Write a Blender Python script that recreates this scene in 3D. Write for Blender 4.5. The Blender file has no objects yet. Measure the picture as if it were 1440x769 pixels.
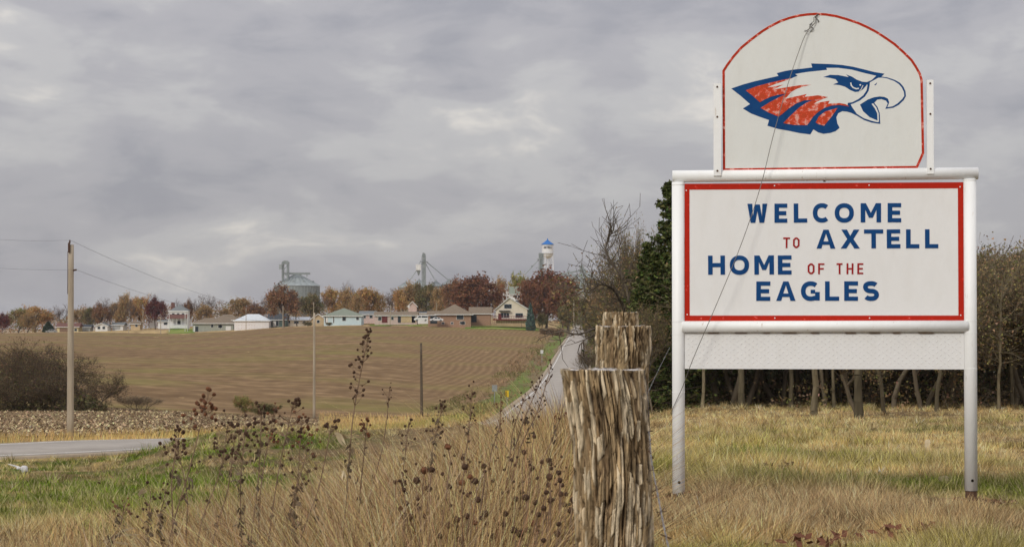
import bpy, bmesh, math, random
import numpy as np
from mathutils import Vector, Matrix, noise as mnoise
random.seed(7)
rng = np.random.default_rng(11)
S = bpy.context.scene
C = S.collection
PI = math.pi
F = 3000.0            # focal length in photograph pixels (1440 wide)
EYE = 1.6
PITCH = math.atan(65.5 / F)

# ------------------------------------------------------------------ camera
cam = bpy.data.cameras.new('camera'); camo = bpy.data.objects.new('camera', cam); C.objects.link(camo)
cam.sensor_width = 36; cam.lens = F / 1440 * 36; cam.clip_end = 20000; cam.clip_start = .1
camo.location = (0, 0, EYE); camo.rotation_euler = (PI / 2 + PITCH, 0, 0)
cam.dof.use_dof = True; cam.dof.focus_distance = 20; cam.dof.aperture_fstop = 22
S.camera = camo

# ------------------------------------------------------------------ light and sky
SUN_EL, SUN_AZ = math.radians(32), math.radians(213)     # azimuth clockwise from +Y; sun behind and left of the camera
S.view_settings.view_transform = 'Standard'; S.view_settings.look = 'None'
S.view_settings.exposure = 0.12; S.view_settings.gamma = 1
w = bpy.data.worlds.new('World'); S.world = w; w.use_nodes = True
nt = w.node_tree; nt.nodes.clear()
def N(t, **k):
    n = nt.nodes.new(t)
    for a, b in k.items(): setattr(n, a, b)
    return n
sky = N('ShaderNodeTexSky', sky_type='NISHITA', sun_disc=False, sun_elevation=SUN_EL, sun_rotation=SUN_AZ)
bg1 = N('ShaderNodeBackground'); bg1.inputs[1].default_value = .07
nt.links.new(sky.outputs[0], bg1.inputs[0])
tc = N('ShaderNodeTexCoord')
def wnoise(sc, scale, detail, rough, off, dist=0):
    mp = N('ShaderNodeMapping'); mp.inputs['Scale'].default_value = sc; mp.inputs['Location'].default_value = off
    no = N('ShaderNodeTexNoise'); no.inputs['Scale'].default_value = scale; no.inputs['Detail'].default_value = detail
    no.inputs['Roughness'].default_value = rough; no.inputs['Distortion'].default_value = dist
    nt.links.new(tc.outputs['Generated'], mp.inputs[0]); nt.links.new(mp.outputs[0], no.inputs['Vector'])
    return no.outputs[0]
n1 = wnoise((1, 1, 2.3), 6.5, 6, .5, (3.1, .7, 1.9), .35)
n2 = wnoise((1, 1, 2.6), 19.0, 9, .55, (8.3, 2.7, 4.4), .35)
mx = N('ShaderNodeMix', data_type='FLOAT'); mx.inputs[0].default_value = .40
nt.links.new(n1, mx.inputs[2]); nt.links.new(n2, mx.inputs[3])
rp = N('ShaderNodeValToRGB'); nt.links.new(mx.outputs[0], rp.inputs[0])
cr = rp.color_ramp; cr.interpolation = 'EASE'
cr.elements[0].position = .36; cr.elements[0].color = (.315, .312, .345, 1)
cr.elements[1].position = .66; cr.elements[1].color = (.70, .66, .61, 1)
e = cr.elements.new(.47); e.color = (.392, .382, .405, 1)
e = cr.elements.new(.55); e.color = (.465, .455, .462, 1)
# overcast skies brighten towards the zenith
sp = N('ShaderNodeSeparateXYZ'); nt.links.new(tc.outputs['Generated'], sp.inputs[0])
mr = N('ShaderNodeMapRange'); mr.inputs[1].default_value = 0; mr.inputs[2].default_value = 1; mr.inputs[3].default_value = .92; mr.inputs[4].default_value = 2.4
nt.links.new(sp.outputs[2], mr.inputs[0])
bg2 = N('ShaderNodeBackground'); nt.links.new(rp.outputs[0], bg2.inputs[0]); nt.links.new(mr.outputs[0], bg2.inputs[1])
ms = N('ShaderNodeMixShader'); ms.inputs[0].default_value = .93
nt.links.new(bg1.outputs[0], ms.inputs[1]); nt.links.new(bg2.outputs[0], ms.inputs[2])
wo = N('ShaderNodeOutputWorld'); nt.links.new(ms.outputs[0], wo.inputs[0])
sun = bpy.data.lights.new('sun', 'SUN'); sun.energy = 1.5; sun.angle = math.radians(14); sun.color = (1, .96, .86)
suno = bpy.data.objects.new('sun', sun); C.objects.link(suno)
sd = Vector((math.sin(SUN_AZ) * math.cos(SUN_EL), math.cos(SUN_AZ) * math.cos(SUN_EL), math.sin(SUN_EL)))
suno.rotation_euler = sd.to_track_quat('Z', 'Y').to_euler(); suno.location = sd * 50 + Vector((0, 0, 30))

# ------------------------------------------------------------------ helpers
def P(px, py, D):
    dx = (px - 720) / F; u = (384.5 - py) / F
    dy = math.cos(PITCH) - u * math.sin(PITCH); dz = math.sin(PITCH) + u * math.cos(PITCH)
    t = D / dy
    return Vector((dx * t, D, EYE + dz * t))

_tab = rng.random((256, 256))
def vnoise(x, y):
    x = np.asarray(x, float); y = np.asarray(y, float)
    xi = np.floor(x).astype(int); yi = np.floor(y).astype(int); fx = x - xi; fy = y - yi
    fx = fx * fx * (3 - 2 * fx); fy = fy * fy * (3 - 2 * fy)
    a = _tab[xi & 255, yi & 255]; b = _tab[(xi + 1) & 255, yi & 255]; c = _tab[xi & 255, (yi + 1) & 255]; d = _tab[(xi + 1) & 255, (yi + 1) & 255]
    return (a * (1 - fx) + b * fx) * (1 - fy) + (c * (1 - fx) + d * fx) * fy
def fbm(x, y, o=4):
    s = 0; a = .5; t = 0
    for i in range(o):
        s = s + a * vnoise(x * 2 ** i + 17.3 * i, y * 2 ** i + 5.1 * i); t += a; a *= .5
    return s / t
def sstep(a, b, x):
    t = np.clip((x - a) / (b - a), 0, 1); return t * t * (3 - 2 * t)

def tag(o, label=None, cat=None, group=None, kind=None):
    if label: o['label'] = label
    if cat: o['category'] = cat
    if group: o['group'] = group
    if kind: o['kind'] = kind
    return o
def empty(name, loc, label, cat, rz=0, group=None):
    o = bpy.data.objects.new(name, None); C.objects.link(o); o.location = loc; o.rotation_euler = (0, 0, rz)
    o.empty_display_size = .3
    return tag(o, label, cat, group)
def link(name, me, parent=None, loc=None, rot=None, scale=None):
    o = bpy.data.objects.new(name, me); C.objects.link(o)
    if parent: o.parent = parent
    if loc is not None: o.location = loc
    if rot is not None: o.rotation_euler = rot
    if scale is not None: o.scale = scale
    return o
def npmesh(name, V, faces_list, mat, col=None, smooth=False):
    """faces_list: list of int arrays (n,k). col: (nverts,3)"""
    me = bpy.data.meshes.new(name); V = np.asarray(V, np.float32)
    me.vertices.add(len(V)); me.vertices.foreach_set('co', V.ravel())
    loops = np.concatenate([f.ravel() for f in faces_list]).astype(np.int32)
    sizes = np.concatenate([np.full(len(f), f.shape[1]) for f in faces_list]).astype(np.int32)
    me.loops.add(len(loops)); me.loops.foreach_set('vertex_index', loops)
    me.polygons.add(len(sizes)); st = np.concatenate([[0], np.cumsum(sizes)[:-1]]).astype(np.int32)
    me.polygons.foreach_set('loop_start', st); me.polygons.foreach_set('loop_total', sizes)
    if smooth: me.polygons.foreach_set('use_smooth', np.ones(len(sizes), bool))
    if col is not None:
        a = me.color_attributes.new('Col', 'FLOAT_COLOR', 'POINT')
        c4 = np.ones((len(V), 4), np.float32); c4[:, :3] = col; a.data.foreach_set('color', c4.ravel())
    me.update(calc_edges=True)
    if mat: me.materials.append(mat)
    return me

class MB:
    def __init__(s): s.v = []; s.f = []
    def add(s, vs, fs):
        n = len(s.v); s.v += [tuple(v) for v in vs]; s.f += [tuple(i + n for i in f) for f in fs]; return s
    def box(s, x0, x1, y0, y1, z0, z1):
        return s.add([(x0, y0, z0), (x1, y0, z0), (x1, y1, z0), (x0, y1, z0), (x0, y0, z1), (x1, y0, z1), (x1, y1, z1), (x0, y1, z1)],
                     [(0, 3, 2, 1), (4, 5, 6, 7), (0, 1, 5, 4), (1, 2, 6, 5), (2, 3, 7, 6), (3, 0, 4, 7)])
    def tube(s, pts, rad, n=8, cap=True):
        pts = [Vector(p) for p in pts]; m = len(pts)
        if not isinstance(rad, (list, tuple)): rad = [rad] * m
        ref = None; vs = []
        for i, p in enumerate(pts):
            t = (pts[min(i + 1, m - 1)] - pts[max(i - 1, 0)]).normalized()
            if ref is None: ref = t.orthogonal().normalized()
            ref = (ref - t * ref.dot(t)).normalized(); b = t.cross(ref)
            for k in range(n):
                a = 2 * PI * k / n; vs.append(p + (ref * math.cos(a) + b * math.sin(a)) * rad[i])
        fs = [(i * n + k, i * n + (k + 1) % n, (i + 1) * n + (k + 1) % n, (i + 1) * n + k) for i in range(m - 1) for k in range(n)]
        if cap: fs += [tuple(range(n))[::-1], tuple((m - 1) * n + k for k in range(n))]
        return s.add(vs, fs)
    def prism(s, poly, d0, d1, plane='xz'):
        """poly of (a,b) extruded between d0 and d1 along the third axis (front = d0 side)"""
        n = len(poly)
        mk = (lambda a, b, d: (a, d, b)) if plane == 'xz' else ((lambda a, b, d: (d, a, b)) if plane == 'yz' else (lambda a, b, d: (a, b, d)))
        vs = [mk(a, b, d0) for a, b in poly] + [mk(a, b, d1) for a, b in poly]
        return s.add(vs, [tuple(range(n)), tuple(range(n, 2 * n))[::-1]] + [(i, i + n, (i + 1) % n + n, (i + 1) % n) for i in range(n)])
    def lathe(s, prof, n=16, cx=0, cy=0, cap=False):
        m = len(prof)
        vs = [(cx + r * math.cos(2 * PI * k / n), cy + r * math.sin(2 * PI * k / n), z) for r, z in prof for k in range(n)]
        fs = [(i * n + k, i * n + (k + 1) % n, (i + 1) * n + (k + 1) % n, (i + 1) * n + k) for i in range(m - 1) for k in range(n)]
        return s.add(vs, fs)
    def mesh(s, name, mat, smooth=False, fix=True):
        me = bpy.data.meshes.new(name); me.from_pydata(s.v, [], s.f)
        if fix:
            bm = bmesh.new(); bm.from_mesh(me); bmesh.ops.recalc_face_normals(bm, faces=bm.faces); bm.to_mesh(me); bm.free()
        if smooth:
            me.polygons.foreach_set('use_smooth', [True] * len(me.polygons))
        if mat: me.materials.append(mat)
        return me
    def build(s, name, mat, parent=None, smooth=False, **k):
        return link(name, s.mesh(name, mat, smooth), parent, **k)

def add_bevel(o, w=.004, seg=2):
    m = o.modifiers.new('bevel', 'BEVEL'); m.width = w; m.segments = seg; m.limit_method = 'ANGLE'; m.angle_limit = math.radians(40)

def _mat(name):
    m = bpy.data.materials.new(name); m.use_nodes = True; t = m.node_tree
    return m, t, t.nodes['Principled BSDF']
def mat(name, c1, c2=None, scale=4., rough=.8, bump=0, bscale=None, metal=0, stretch=(1, 1, 1), lo=.35, hi=.65, detail=6):
    m, t, b = _mat(name)
    if c2 is None: c2 = tuple(x * .8 for x in c1)
    tc = t.nodes.new('ShaderNodeTexCoord'); mp = t.nodes.new('ShaderNodeMapping'); mp.inputs['Scale'].default_value = stretch
    no = t.nodes.new('ShaderNodeTexNoise'); no.inputs['Scale'].default_value = scale; no.inputs['Detail'].default_value = detail; no.inputs['Roughness'].default_value = .6
    r = t.nodes.new('ShaderNodeValToRGB'); r.color_ramp.elements[0].position = lo; r.color_ramp.elements[1].position = hi
    r.color_ramp.elements[0].color = (*c2, 1); r.color_ramp.elements[1].color = (*c1, 1)
    L = t.links.new; L(tc.outputs['Object'], mp.inputs[0]); L(mp.outputs[0], no.inputs['Vector']); L(no.outputs[0], r.inputs[0]); L(r.outputs[0], b.inputs['Base Color'])
    b.inputs['Roughness'].default_value = rough; b.inputs['Metallic'].default_value = metal; b.inputs['Specular IOR Level'].default_value = .12
    if bump:
        n2 = t.nodes.new('ShaderNodeTexNoise'); n2.inputs['Scale'].default_value = bscale or scale * 3; n2.inputs['Detail'].default_value = 8
        bp = t.nodes.new('ShaderNodeBump'); bp.inputs['Strength'].default_value = 1; bp.inputs['Distance'].default_value = bump
        L(mp.outputs[0], n2.inputs['Vector']); L(n2.outputs[0], bp.inputs['Height']); L(bp.outputs[0], b.inputs['Normal'])
    return m
def vmat(name, rough=.9, trans=0., spec=.1):
    """colour from the mesh's own colour attribute"""
    m, t, b = _mat(name)
    a = t.nodes.new('ShaderNodeVertexColor'); a.layer_name = 'Col'
    t.links.new(a.outputs[0], b.inputs['Base Color']); b.inputs['Roughness'].default_value = rough; b.inputs['Specular IOR Level'].default_value = spec
    if trans:
        tr = t.nodes.new('ShaderNodeBsdfTranslucent'); mxs = t.nodes.new('ShaderNodeMixShader'); mxs.inputs[0].default_value = trans
        t.links.new(a.outputs[0], tr.inputs[0]); t.links.new(b.outputs[0], mxs.inputs[1]); t.links.new(tr.outputs[0], mxs.inputs[2])
        t.links.new(mxs.outputs[0], t.nodes['Material Output'].inputs[0])
    return m

# ------------------------------------------------------------------ terrain
COLS = np.array([-200, 0, 150, 240, 340, 400, 480, 620, 740, 820, 960, 1440, 1800.])
DS = np.array([3, 8, 15, 19, 25, 45, 75, 95, 110, 150, 180, 215, 290, 400, 600, 750, 850, 1000, 1300, 3000, 12000.])
Z = np.array([
 [.2, .2, .0, -.2, -.5, -1.8, -3.1, -3.5, -3.9, -4.8, -5.6, -5.9, -6.0, -5.6, -5.2, -5.0, -5.2, -6, -9, -20, -40],
 [.2, .2, .0, -.2, -.5, -1.8, -3.1, -3.5, -3.9, -4.9, -5.6, -5.8, -5.8, -5.2, -4.4, -3.8, -3.6, -4.2, -8, -20, -40],
 [.2, .2, .0, -.2, -.5, -1.8, -3.1, -3.5, -3.9, -4.9, -5.7, -6.0, -6.1, -5.6, -4.9, -3.9, -2.7, -3.0, -7, -20, -40],
 [.2, .2, .0, -.2, -.5, -1.8, -3.1, -3.6, -4.0, -5.0, -6.0, -6.4, -6.5, -6.0, -5.1, -4.5, -1.9, -1.2, -6, -20, -40],
 [.2, .2, .0, -.2, -.5, -1.8, -3.1, -3.7, -4.1, -5.4, -6.4, -7.0, -6.9, -5.9, -4.2, -2.5, -1.3, -.3, -3, -20, -40],
 [.2, .2, .0, -.2, -.5, -1.8, -3.1, -3.7, -4.1, -5.6, -6.6, -7.3, -7.1, -5.9, -3.6, -1.0, -.2, 1, 0, -20, -40],
 [.2, .2, .0, -.2, -.5, -1.8, -3.2, -3.8, -4.2, -5.8, -6.8, -7.6, -7.4, -5.9, -2.9, -.3, 1.0, 2.5, 2, -20, -40],
 [.2, .2, .0, -.15, -.4, -1.6, -3.1, -3.8, -4.3, -6.0, -7.0, -8.0, -8.7, -7.3, -3.5, 0.0, 1.5, 3.0, 3, -20, -40],
 [.2, .2, .05, -.05, -.3, -1.4, -2.8, -3.6, -4.2, -5.9, -7.0, -8.1, -9.0, -7.7, -4.2, -.5, .5, 2.0, 3, -20, -40],
 [.2, .2, .08, 0.0, -.2, -1.1, -2.3, -3.2, -4.0, -5.6, -6.9, -8.0, -9.0, -7.7, -4.4, -2.3, -1.3, -1.0, 0, -20, -40],
 [.2, .15, .1, .06, -.1, -.75, -1.65, -2.1, -2.5, -3.6, -4.5, -5.2, -6.2, -6.2, -4.2, -2.3, -1.5, -1, 0, -20, -40],
 [.2, .12, .05, .0, -.15, -.8, -1.65, -2.1, -2.4, -3.3, -4.0, -5.0, -6.0, -6.0, -4.0, -2.0, -1.0, 0, 0, -20, -40],
 [.2, .12, .05, .0, -.15, -.8, -1.65, -2.1, -2.4, -3.3, -4.0, -5.0, -6.0, -6.0, -4.0, -2.0, -1.0, 0, 0, -20, -40]])
_us = np.linspace(-400, 2000, 121); _ls = np.linspace(math.log(3), math.log(12000), 420)
_G = np.array([np.interp(_ls, np.log(DS), r) for r in Z])
_G = np.array([np.interp(_us, COLS, _G[:, j]) for j in range(len(_ls))])      # (ls, us)
def _blur(A, k, ax):
    ker = np.ones(k) / k
    A = np.apply_along_axis(lambda v: np.convolve(np.pad(v, k // 2, mode='edge'), ker, 'valid'), ax, A); return A
for _ in range(2): _G = _blur(_blur(_G, 5, 0), 3, 1)
def g0(x, y):
    x = np.asarray(x, float); y = np.asarray(y, float)
    r = np.maximum(np.hypot(x, y), 3)
    th = np.clip(np.arctan2(x, np.where(np.abs(y) < 1e-6, 1e-6, y)), -.35, .35)
    back = y < 0
    th = np.where(back, np.sign(x) * .35, th)
    u = np.clip(720 + F * np.tan(th), -399, 1999); l = np.clip(np.log(r), _ls[0], _ls[-1] - 1e-6)
    fu = (u - _us[0]) / (_us[1] - _us[0]); fl = (l - _ls[0]) / (_ls[1] - _ls[0])
    iu = np.clip(fu.astype(int), 0, 119); il = np.clip(fl.astype(int), 0, 418); fu -= iu; fl -= il
    z = (_G[il, iu] * (1 - fu) + _G[il, iu + 1] * fu) * (1 - fl) + (_G[il + 1, iu] * (1 - fu) + _G[il + 1, iu + 1] * fu) * fl
    bump = (fbm(x * .35 + 50, y * .35 + 9, 3) - .5) * .16 * sstep(8, 16, r)
    px = 720 + F * np.tan(th)
    bank = 1.02 * sstep(130, 340, px) * sstep(760, 660, px) * np.exp(-((r - 66) / 15) ** 2)
    return z + bump + bank
# road centreline (x, y): comes in from the left, bends away and climbs the far hill
rc = [(-75, 58), (-52, 65), (-35, 71.5), (-19.4, 80), (-12.8, 92), (-6.6, 110), (-.9, 140), (1.5, 180), (2.4, 215), (4.8, 280), (7.6, 330), (12.3, 440), (15.9, 530), (27.3, 820), (33, 1000), (37, 1100)]
def catmull(pts, n=24):
    out = []
    for i in range(len(pts) - 1):
        p0 = pts[max(i - 1, 0)]; p1 = pts[i]; p2 = pts[i + 1]; p3 = pts[min(i + 2, len(pts) - 1)]
        d = math.dist(p1, p2)
        for k in range(n):
            t = k / n
            h = (2 * t ** 3 - 3 * t * t + 1, t ** 3 - 2 * t * t + t, -2 * t ** 3 + 3 * t * t, t ** 3 - t * t)
            m1 = [(b - a) / (math.dist(p0, p1) + d + 1e-9) * d for a, b in zip(p0, p2)]; m2 = [(b - a) / (d + math.dist(p2, p3) + 1e-9) * d for a, b in zip(p1, p3)]
            out.append(tuple(h[0] * p1[j] + h[1] * m1[j] + h[2] * p2[j] + h[3] * m2[j] for j in range(len(p1))))
    return out + [pts[-1]]
RC = np.array(catmull(rc)); RZ = g0(RC[:, 0], RC[:, 1])
RZ = np.convolve(np.pad(RZ, 8, mode='edge'), np.ones(17) / 17, 'valid')
def road_dist(x, y):
    x = np.asarray(x, float).ravel(); y = np.asarray(y, float).ravel()
    best = np.full(x.shape, 1e9); idx = np.zeros(x.shape, int)
    for s0 in range(0, len(x), 20000):
        d = (x[s0:s0 + 20000, None] - RC[None, :, 0]) ** 2 + (y[s0:s0 + 20000, None] - RC[None, :, 1]) ** 2
        idx[s0:s0 + 20000] = d.argmin(1)
    # perpendicular distance to the neighbouring segment
    i0 = np.clip(idx - 1, 0, len(RC) - 2)
    z = np.zeros(x.shape); side = np.ones(x.shape)
    for k in (0, 1):
        i = np.clip(idx - 1 + k, 0, len(RC) - 2)
        ax, ay = RC[i, 0], RC[i, 1]; bx, by = RC[i + 1, 0] - ax, RC[i + 1, 1] - ay
        t = np.clip(((x - ax) * bx + (y - ay) * by) / (bx * bx + by * by), 0, 1)
        dd = np.hypot(x - ax - t * bx, y - ay - t * by); m = dd < best
        best = np.where(m, dd, best); z = np.where(m, RZ[i] * (1 - t) + RZ[i + 1] * t, z)
        side = np.where(m, np.sign(bx * (y - ay) - by * (x - ax)), side)   # +1 left of travel
    return best, z, side
def g(x, y):
    shp = np.shape(x); x = np.asarray(x, float); y = np.asarray(y, float)
    z = g0(x, y).ravel(); d, rz, s = road_dist(x, y)
    w = 1 - sstep(4.5, 11, d)
    return (z * (1 - w) + (rz - .10) * w).reshape(shp)
def gz(x, y): return float(g(np.array([x]), np.array([y]))[0])

# the one ground sheet: polar grid, fine inside the view
th_in = np.arctan((np.arange(-60, 1501, 6) - 720) / F)
th_out = np.concatenate([np.linspace(th_in[-1], 2 * PI + th_in[0], 70)[1:-1]])
TH = np.concatenate([th_in, th_out]); RR = np.exp(np.linspace(math.log(1.5), math.log(9000), 330))
TT, RG = np.meshgrid(TH, RR); GX, GY = RG * np.sin(TT), RG * np.cos(TT); GZ = g(GX, GY)
nT, nR = len(TH), len(RR)
def grid_faces(nt_, nr_, wrap, mask=None):
    i, j = np.meshgrid(np.arange(nr_ - 1), np.arange(nt_ if wrap else nt_ - 1), indexing='ij')
    j2 = (j + 1) % nt_
    f = np.stack([i * nt_ + j, (i + 1) * nt_ + j, (i + 1) * nt_ + j2, i * nt_ + j2], -1).reshape(-1, 4)
    if mask is not None: f = f[mask.ravel()]
    return f
# ------------------------------------------------------------------ ground colours (albedo of the plants themselves)
STRAW = np.array([.62, .45, .21]); TAN = np.array([.47, .33, .175]); GREEN = np.array([.15, .215, .022]); BROWN = np.array([.17, .10, .045]); GOLD = np.array([.80, .56, .23])
def gauss(x, y, cx, cy, sx, sy): return np.exp(-((x - cx) / sx) ** 2 - ((y - cy) / sy) ** 2)
def turf(x, y):
    """returns colour (n,3) and greenness of the grass at x, y"""
    x = np.asarray(x, float).ravel(); y = np.asarray(y, float).ravel()
    px = 720 + F * x / np.maximum(y, 1)
    d, rz, side = road_dist(x, y)
    n1 = fbm(x * .22 + 3, y * .3 + 7, 4); n2 = fbm(x * .8 + 31, y * .5 + 2, 3); n3 = fbm(x * .3 + 91, y * .16 + 44, 3)
    left = sstep(600, 420, px) * sstep(12, 24, y) * (y < 130)
    gr = left * sstep(.36, .54, n1 + .12 * gauss(px, y, 330, 40, 260, 22))
    gr = np.maximum(gr, .75 * sstep(.56, .64, n2) * (px < 500))
    rgt = (px > 880) & (y < 130)
    pr = gauss(x, y, 3.4, 20.8, 1.3, 1.1) + .8 * gauss(x, y, 5.2, 19, 1.0, 2.0) + .8 * gauss(x, y, 3.4, 29, 1.2, 1.6) + .5 * gauss(x, y, 1.8, 23, .8, 1.5)
    gr = np.where(rgt, np.clip(1.25 * pr + .5 * sstep(.55, .66, n1), 0, .95), gr)
    gold = np.where(rgt, 1.5 * gauss(x, y, 3.2, 24.5, 1.6, 1.4) + 1.1 * gauss(x, y, 3.5, 36, 7, 3.5) + .5 * gauss(px, y, 1400, 20, 60, 1.2), .0)
    verge = sstep(7, 4.5, d) * (d > 3)
    far = y > 130
    gr = np.where(far & (side > 0), sstep(11, 8, d) * .9, gr)
    gr = np.where(far & (side < 0), .55 * sstep(9, 6, d) + .25 * sstep(.5, .6, n1), gr)
    gr = gr * (1 - .8 * verge * ((side > 0) | ~far))
    nr = sstep(66, 78, y) * (px < 300) * (side < 0) * (y < 100); gr = gr * (1 - .85 * nr * sstep(.35, .55, n3 + .1)); gold = np.maximum(gold, .55 * sstep(.5, .62, fbm(x * .4 + 55, y * .22 + 31, 3)) * rgt); gr = gr * np.where(left > .2, .12 + .88 * sstep(.42, .55, fbm(x * .9 + 23, y * .55 + 67, 4)), 1)
    gold = np.maximum(gold, verge * .9 * (~far)) ; gold = np.clip(gold, 0, 1)
    t = sstep(.42, .58, n3)[:, None]
    c = TAN * (1 - t) + STRAW * t
    b = (sstep(.53, .64, fbm(x * .5 + 71, y * .35 + 12, 3)) * .42 * (1 - gold))[:, None]
    c = c * (1 - b) + BROWN * b
    c = c * (1 - gold[:, None]) + GOLD * gold[:, None]
    c = c * (1 - gr[:, None]) + GREEN * gr[:, None]
    return c, gr

def ground_mat():
    m, t, b = _mat('soil_and_turf'); L = t.links.new
    a = t.nodes.new('ShaderNodeVertexColor'); a.layer_name = 'Col'
    tc = t.nodes.new('ShaderNodeTexCoord'); no = t.nodes.new('ShaderNodeTexNoise'); no.inputs['Scale'].default_value = 3.5; no.inputs['Detail'].default_value = 10; no.inputs['Roughness'].default_value = .75
    n2 = t.nodes.new('ShaderNodeTexNoise'); n2.inputs['Scale'].default_value = .35; n2.inputs['Detail'].default_value = 8
    L(tc.outputs['Object'], no.inputs['Vector']); L(tc.outputs['Object'], n2.inputs['Vector'])
    ad = t.nodes.new('ShaderNodeMath'); ad.operation = 'ADD'; L(no.outputs[0], ad.inputs[0]); L(n2.outputs[0], ad.inputs[1])
    mr = t.nodes.new('ShaderNodeMapRange'); mr.inputs[1].default_value = .7; mr.inputs[2].default_value = 1.3; mr.inputs[3].default_value = .5; mr.inputs[4].default_value = 1.25
    L(ad.outputs[0], mr.inputs[0])
    vm = t.nodes.new('ShaderNodeVectorMath'); vm.operation = 'SCALE'; L(a.outputs[0], vm.inputs[0]); L(mr.outputs[0], vm.inputs[3]); L(vm.outputs[0], b.inputs['Base Color'])
    bp = t.nodes.new('ShaderNodeBump'); bp.inputs['Distance'].default_value = .12; L(no.outputs[0], bp.inputs['Height']); L(bp.outputs[0], b.inputs['Normal'])
    b.inputs['Roughness'].default_value = .95; b.inputs['Specular IOR Level'].default_value = .1
    return m
MG = ground_mat()
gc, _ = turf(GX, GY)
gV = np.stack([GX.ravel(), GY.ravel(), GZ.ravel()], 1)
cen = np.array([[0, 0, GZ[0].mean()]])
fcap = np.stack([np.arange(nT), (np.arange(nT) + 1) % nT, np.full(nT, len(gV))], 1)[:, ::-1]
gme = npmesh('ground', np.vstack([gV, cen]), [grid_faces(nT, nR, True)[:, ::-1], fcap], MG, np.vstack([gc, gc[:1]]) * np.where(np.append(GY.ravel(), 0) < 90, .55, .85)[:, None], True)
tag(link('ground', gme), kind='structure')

# ------------------------------------------------------------------ sheets laid on the ground: fields and lawns
def sheet(name, mask_fn, th, rr, dz, mat_, colfn=None, attrs=None):
    T, R_ = np.meshgrid(th, rr); X, Y = R_ * np.sin(T), R_ * np.cos(T)
    Zs = g(X, Y) + dz(X, Y) if callable(dz) else g(X, Y) + dz
    cx = (X[:-1, :-1] + X[1:, 1:]) / 2; cy = (Y[:-1, :-1] + Y[1:, 1:]) / 2
    mk = mask_fn(cx, cy)
    f = grid_faces(len(th), len(rr), False, mk)[:, ::-1]
    used, inv = np.unique(f.ravel(), return_inverse=True)
    V = np.stack([X.ravel(), Y.ravel(), Zs.ravel()], 1)[used]
    me = npmesh(name, V, [inv.reshape(-1, 4)], mat_, colfn(V[:, 0], V[:, 1]) if colfn else None, True)
    if attrs:
        for k, fn in attrs.items():
            at = me.attributes.new(k, 'FLOAT', 'POINT'); at.data.foreach_set('value', fn(V[:, 0], V[:, 1]).astype(np.float32))
    return tag(link(name, me), kind='structure')
def pxof(x, y): return 720 + F * x / y
def roadx(y): return np.interp(y, RC[:, 1], RC[:, 0])
def field_top(px): return np.interp(px, [-300, 0, 200, 300, 420, 600, 760, 800], [860, 850, 785, 768, 745, 722, 690, 680])
def field_near(px): return np.interp(px, [-300, 0, 140, 300, 400, 560, 650, 700], [176, 174, 176, 176, 178, 196, 222, 250])
def is_field(x, y):
    px = pxof(x, y); n = (vnoise(x * .3, y * .3) - .5)
    return (y > field_near(px) + n * 6) & (y < field_top(px)) & (x < roadx(y) - 8.5 - n * 1.6) & ~((px > 236) & (px < 266) & (y > 760) & (y < 860))
def row_blend(x, y):
    px = pxof(x, y); return sstep(500, 660, px + (y - 300) * .12)
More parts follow.
